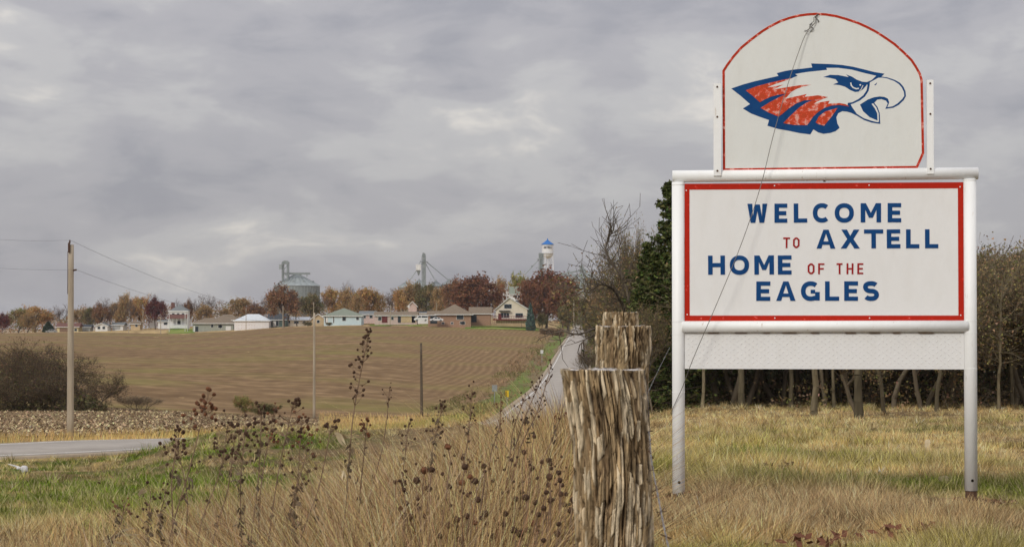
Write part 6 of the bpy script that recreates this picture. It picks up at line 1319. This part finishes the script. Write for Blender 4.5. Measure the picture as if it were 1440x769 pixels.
# hay bales / brown hedge
hay = mat('dry_brown_hedge', (.27, .19, .12), (.18, .12, .08), 1.5, 1)
p = P(776, 459, 660); n = 5200; X = rng.uniform(-3.7, 3.7, n); Yy = rng.uniform(0, 2.5, n); topz = 1.9 + .3 * vnoise(X * 1.2 + 9, Yy); Zz = rng.uniform(-.6, 1, n) ** 1 * topz
LV, LF, LC = leafcards(np.stack([X, Yy, Zz], 1), .42, np.array([.27, .18, .11]), .2); tag(link('brown_hedge', npmesh('brown_hedge', LV, LF, MLF, LC), None, loc=(p.x, p.y, gz(p.x, p.y))), 'clipped brown hedge at the top corner of the field beside the road', 'hedge')

# ------------------------------------------------------------------ vehicles
carw = mat('white_car_paint', (.75, .75, .76), None, 3, .3); card = mat('dark_car_paint', (.07, .08, .10), None, 3, .3); tyre_m = mat('tyre_rubber', (.03, .03, .03), None, 5, .9); lampm = mat('lamp_lens', (.6, .15, .1), None, 5, .3)
def vehicle(px, yb, D, prof, L, Wd, m, label, wins, name='parked_van', cat='van', yaw=0.1):
    p = P(px, yb, D); e = empty(name, (p.x, p.y, p.z), label, cat, yaw)
    b = MB().prism([(a - L / 2, c) for a, c in prof], 0, Wd).build('body', m, e); add_bevel(b, .06, 2)
    for w_ in wins: MB().prism([(a - L / 2, c) for a, c in w_], -.012, -.004).build('side_window', MAT['glass'], e)
    for a in (L * .2, L * .8):
        for yy in (-.02, Wd - .2):
            t = MB().tube([(a - L / 2, yy, .33), (a - L / 2, yy + .22, .33)], .33, 14).build('wheel', tyre_m, e); MB().tube([(a - L / 2, yy - .01, .33), (a - L / 2, yy + .02, .33)], .18, 10).build('rim', grey_m, t)
    MB().box(-L / 2 - .02, -L / 2 + .03, .15, .4, .75, .95).build('headlight', white_m, e); MB().box(L / 2 - .03, L / 2 + .02, .15, .4, .8, 1.1).build('tail_light', lampm, e)
vanp = [(0, .3), (5, .3), (5, 1.0), (4.95, 1.95), (1.5, 2.0), (.9, 1.25), (.1, 1.0), (0, .7)]; carp = [(0, .28), (4.5, .28), (4.5, .85), (3.9, .95), (3.2, 1.42), (1.7, 1.45), (1.0, .95), (.1, .8)]
vehicle(592.5, 451.5, 744, vanp, 5, 1.9, carw, 'white van parked between the pink ranch house and the brick wing', [[(1.2, 1.25), (1.65, 1.85), (2.4, 1.85), (2.4, 1.25)], [(2.6, 1.25), (2.6, 1.85), (4.7, 1.8), (4.7, 1.25)]])
vehicle(72, 468, 850, carp, 4.5, 1.8, grey_m, 'pale car parked left of the yellow garage', [[(1.3, .95), (1.8, 1.35), (2.4, 1.35), (2.4, .95)], [(2.6, .95), (2.6, 1.35), (3.1, 1.35), (3.6, .98)]], 'parked_car', 'car')
vehicle(614, 452, 712, carp, 4.5, 1.8, carw, 'white car in the open garage of the brick wing', [[(1.3, .95), (1.8, 1.35), (2.4, 1.35), (2.4, .95)], [(2.6, .95), (2.6, 1.35), (3.1, 1.35), (3.6, .98)]], 'parked_car', 'car')
# small things in the yards
for px, yb, D, s_, m, lab, nm in [(445, 455, 744, .5, MAT['trim'], 'white barrel beside the rusty oak on the field edge', 'barrel'), (291, 457, 842, .4, MAT['trim'], 'white tank in the yard by the farmhouse', 'tank'), (57, 466, 862, .35, MAT['trim'], 'tiny white box among the trees at the left', 'mail_box')]: pass

# ------------------------------------------------------------------ grain elevator, bins and water tower
galv = mat('galvanised_steel', (.37, .41, .41), (.27, .30, .31), .5, .55, metal=.25); galv2 = mat('ribbed_galvanised_wall', (.29, .32, .32), (.20, .225, .225), .8, .6, metal=.2, stretch=(1, 1, 5))
def bin_(px0, px1, ye, yp, D, label, ribs=30, rings=4, vents=True, yb=None):
    pc_ = P((px0 + px1) / 2, ye, D); r = (px1 - px0) / 2 / F * D; zb = gz(pc_.x, D) - 1; H = pc_.z - zb; RH = P(0, yp, D).z - pc_.z
    e = empty('grain_bin', (pc_.x, D, zb), label, 'grain bin', 0, None); wall = MB().lathe([(r, 0), (r, H)], 48).build('wall', galv2, e)
    for k in range(ribs): a = 2 * PI * k / ribs; MB().box(-.12, .12, -.12, .06, 0, H - .1).build('stiffener', galv, wall, loc=(math.cos(a) * (r + .04), math.sin(a) * (r + .04), 0), rot=(0, 0, a - PI / 2))
    for k in range(1, rings + 1): MB().lathe([(r + .02, H * k / rings - .35), (r + .1, H * k / rings - .35), (r + .1, H * k / rings - .1), (r + .02, H * k / rings - .1)], 48).build('ring', galv, wall)
    rf = MB().lathe([(r + .35, H - .15), (r + .35, H), (r * .12, H + RH), (0, H + RH)], 40).build('roof', galv, e); MB().lathe([(r * .1, H + RH - .1), (r * .1, H + RH + .6), (0, H + RH + .8)], 14).build('cap', galv, e)
    for k in range(20): a = 2 * PI * k / 20; MB().tube([(math.cos(a) * (r + .3), math.sin(a) * (r + .3), H + .03), (math.cos(a) * r * .14, math.sin(a) * r * .14, H + RH)], .09, 4).build('roof_rib', galv2, rf)
    if vents:
        for k in range(10): a = 2 * PI * k / 10 + .2; q = .72; MB().box(-.4, .4, -.4, .4, 0, .9).build('roof_vent', galv, rf, loc=(math.cos(a) * r * q, math.sin(a) * r * q, H + RH * (1 - q)))
    return e
bin_(385.5, 449.5, 402, 386, 1000, 'huge round grain bin with a conical roof behind the rusty oak', 44, 4)
for px0, px1, ye, yp, lab in ((560, 582, 404, 397, 'leftmost small bin roof at the foot of the elevator tower'), (579, 600, 402, 394, 'bin roof directly under the elevator tower'), (604, 622, 402, 395.5, 'bin roof right of the elevator tower'), (622, 642, 400, 393.5, 'rightmost bin roof of the elevator group')):
    bin_(px0, px1, ye, yp, 1000, lab, 20, 3, False)
bin_(806, 838, 392, 380, 980, 'tall grey silo above the trees right of the water tower', 26, 6)
bin_(788, 812, 391, 382, 1010, 'wider lower bin behind the tall grey silo', 24, 4)
def lattice(pxc, w_, ytop, D, name, label, head=None, zbase=None):
    pt = P(pxc, ytop, D); zb = gz(pt.x, D); H = pt.z - zb; hw = w_ / 2 / F * D
    e = empty(name, (pt.x, D, zb), label, 'elevator tower'); ra = .16
    for sx in (-1, 1):
        for sy in (-1, 1): MB().tube([(sx * hw, sy * hw, 0), (sx * hw, sy * hw, H)], ra, 5).build('tower_leg', galv, e)
    n = max(4, int(H / (2.2 * hw)))
    for i in range(n):
        z0, z1 = H * i / n, H * (i + 1) / n; s = 1 if i % 2 else -1
        for sy in (-1, 1): MB().tube([(-s * hw, sy * hw, z0), (s * hw, sy * hw, z1)], .10, 4).build('brace', galv, e); MB().tube([(-hw, sy * hw, z1), (hw, sy * hw, z1)], .10, 4).build('brace', galv, e)
        for sx in (-1, 1): MB().tube([(sx * hw, -s * hw, z0), (sx * hw, s * hw, z1)], .10, 4).build('brace', galv, e)
    return e, H, hw
def pyd(y, D, zb): return P(0, y, D).z - zb
# tower 1, by the huge bin
e, H, hw = lattice(401.5, 9, 371, 995, 'bucket_elevator', 'lattice elevator leg with a rounded head beside the huge grain bin')
for xx in (-.9, .9): MB().box(xx - .3, xx + .3, -.5, .5, 0, H).build('leg_casing', galv, e)
MB().prism([(-1.9, H - .2), (1.5, H - .2), (1.9, H + .5), (1.1, H + 1.4), (-.4, H + 1.6), (-1.6, H + .9)], -.9, .9).build('elevator_head', galv2, e); MB().box(-2.9, -1.6, -.8, .8, H - 2.5, H - .3).build('platform', galv, e); MB().box(-2.9, 1.9, -1, 1, H - 9.2, H - 8.9).build('platform', galv, e)
zc = pyd(386, 995, e.location.z); MB().box(-.8, 11.5, -.6, .6, zc, zc + .9).build('catwalk', galv2, e)
for xx in (4, 7, 10): MB().box(xx - .2, xx + .2, -.2, .2, zc - 1.2, zc).build('catwalk_support', galv, e)
# tower 2
e, H, hw = lattice(596, 5, 360, 990, 'bucket_elevator', 'tall thin elevator tower with a hopper box and sloping spouts')
hb = pyd(380, 990, e.location.z); ht = pyd(372, 990, e.location.z)
MB().prism([(-1.0, H - .5), (1.0, H - .5), (.7, H + 1.2), (-.5, H + 1.6)], -.7, .7).build('elevator_head', galv2, e); MB().box(-1.6, 1.8, -1.2, 1.2, H - 2.8, H - 2.5).build('platform', galv, e)
MB().box(-3.6, -1.3, -1.1, 1.1, hb, ht).build('hopper', MAT['trim'], e); MB().add([(-3.4, -.9, hb), (-1.5, -.9, hb), (-1.5, .9, hb), (-3.4, .9, hb), (-2.6, -.2, hb - 2.4), (-2.2, -.2, hb - 2.4), (-2.2, .2, hb - 2.4), (-2.6, .2, hb - 2.4)], [(0, 1, 5, 4), (1, 2, 6, 5), (2, 3, 7, 6), (3, 0, 4, 7)]).build('hopper_cone', galv2, e)
MB().box(-.5, .6, -.6, .5, 0, H).build('leg_casing', galv, e)
zx = lambda px: (px - 596) / F * 990
for px_, yt, yb_, lab in ((573, 366, 398, ''), (631, 365, 394, ''), (613, 366, 396, '')): MB().tube([(0, 0, pyd(yt, 990, e.location.z)), (zx(px_), 0, pyd(yb_, 990, e.location.z))], .2, 6).build('spout', galv if px_ != 631 else galv2, e)
MB().tube([(zx(592), 0, pyd(366, 990, e.location.z)), (-2.4, 0, ht)], .2, 6).build('spout', galv, e)
# tower 3, left of the water tower
e, H, hw = lattice(761, 6, 357, 1010, 'bucket_elevator', 'dark elevator leg just left of the water tower')
MB().box(-1.2, 1.2, -.8, .8, H - 2.2, H + .4).build('elevator_head', galv2, e); MB().box(-.7, .7, -.5, .5, 0, H).build('leg_casing', galv2, e); MB().box(-2.2, 1.6, -1, 1, H - 2.6, H - 2.35).build('platform', galv, e); MB().box(-2.2, 1.6, -1, 1, H - 6.6, H - 6.35).build('platform', galv, e)
zx = lambda px: (px - 761) / F * 1010
MB().tube([(-.5, 0, pyd(363, 1010, e.location.z)), (zx(738), 0, pyd(386, 1010, e.location.z))], .22, 6).build('spout', galv, e); MB().box(zx(747), zx(749), -.4, .4, pyd(376, 1010, e.location.z), pyd(373, 1010, e.location.z)).build('spout_valve', galv2, e)
# conveyor bridge to the silo
pa, pb_ = P(786, 386, 1000), P(818, 380, 985); tag(MB().tube([Vector(), pb_ - pa], .45, 4).build('conveyor_bridge', galv, None, loc=pa), 'long sloping conveyor reaching the tall grey silo', 'conveyor')
p = P(818, 377, 980); tag(MB().box(-.9, .9, -.8, .8, -1.6, .9).prism([(-.9, .9), (.9, .9), (0, 1.8)], -.8, .8).build('conveyor_head_house', galv2, None, loc=p), 'small box head on top of the tall grey silo', 'machine house')
# water tower
DW = 1100; pw = P(770, 363, DW); zb = gz(pw.x, DW); e = empty('water_tower', (pw.x, DW, zb), 'silver water tower with a bright blue conical roof and black lettering', 'water tower')
zt = lambda y: P(0, y, DW).z - zb; r = 8.0 / F * DW
silver = mat('silver_tank_paint', (.80, .81, .83), (.68, .69, .71), .6, .35, metal=.15); blue_r = mat('bright_blue_roof_paint', (.02, .13, .42), (.03, .16, .46), 1, .5)
tank = MB().lathe([(.3, zt(363.5)), (r * .45, zt(362.8)), (r * .8, zt(360.5)), (r * .97, zt(358)), (r, zt(356)), (r, zt(344))], 36).build('tank', silver, e, smooth=True); MB().lathe([(r * 1.12, zt(344.2)), (r * 1.12, zt(343.6)), (0, zt(336.8))], 36).build('roof', blue_r, e)
MB().lathe([(.25, zt(338)), (.3, zt(336)), (0, zt(335))], 8).build('finial', blue_r, e); MB().lathe([(r * 1.12, zt(356.3)), (r * 1.2, zt(356.3)), (r * 1.2, zt(355.9)), (r * 1.0, zt(355.9))], 36).build('balcony', silver, e)
MB().tube([(0, 0, 0), (0, 0, zt(363))], .32, 10).build('riser_pipe', silver, e)
for k in range(4):
    a = PI / 4 + k * PI / 2 + .35; lg = MB().tube([(math.cos(a) * r * 1.55, math.sin(a) * r * 1.55, 0), (math.cos(a) * r * .98, math.sin(a) * r * .98, zt(357))], .22, 6).build('leg', silver, e); b = a + PI / 2
    for (za, zc_) in ((.25, .5), (.5, .75), (.75, .97)):
        q = lambda a_, t: (math.cos(a_) * r * (1.55 - .57 * t), math.sin(a_) * r * (1.55 - .57 * t), zt(357) * t); MB().tube([q(a, za), q(b, zc_)], .06, 4).build('brace_rod', silver, lg); MB().tube([q(b, za), q(a, zc_)], .06, 4).build('brace_rod', silver, lg); MB().tube([q(a, zc_), q(b, zc_)], .10, 4).build('strut', silver, lg)
ink = mat('black_tank_lettering', (.05, .05, .06), None, 3, .6)
for i, ch in enumerate('AXTELL'):
    a = -PI / 2 + (i - 2.5) * .26 + .05; gw = .75; o = glyph(ch, gw, 1.15, .24, -.06, 0).build('letter', ink, tank, loc=(math.cos(a) * (r + .03) - gw / 2 * -math.sin(a), math.sin(a) * (r + .03) - gw / 2 * math.cos(a), zt(349.6)), rot=(0, 0, a + PI / 2))

# ------------------------------------------------------------------ haze
hz = MB().box(-9200, 9200, -9200, 9200, -46, 62).build('haze', None); hz['kind'] = 'stuff'
hz['label'] = 'thin pale autumn haze over the land'; hz['category'] = 'haze'
m = bpy.data.materials.new('haze'); m.use_nodes = True; t = m.node_tree; t.nodes.clear(); pv = t.nodes.new('ShaderNodeVolumePrincipled'); pv.inputs['Color'].default_value = (.86, .88, .95, 1); pv.inputs['Density'].default_value = .00006; pv.inputs['Anisotropy'].default_value = .2
mo = t.nodes.new('ShaderNodeOutputMaterial'); t.links.new(pv.outputs[0], mo.inputs['Volume']); hz.data.materials.append(m)
S.cycles.volume_step_rate = 5
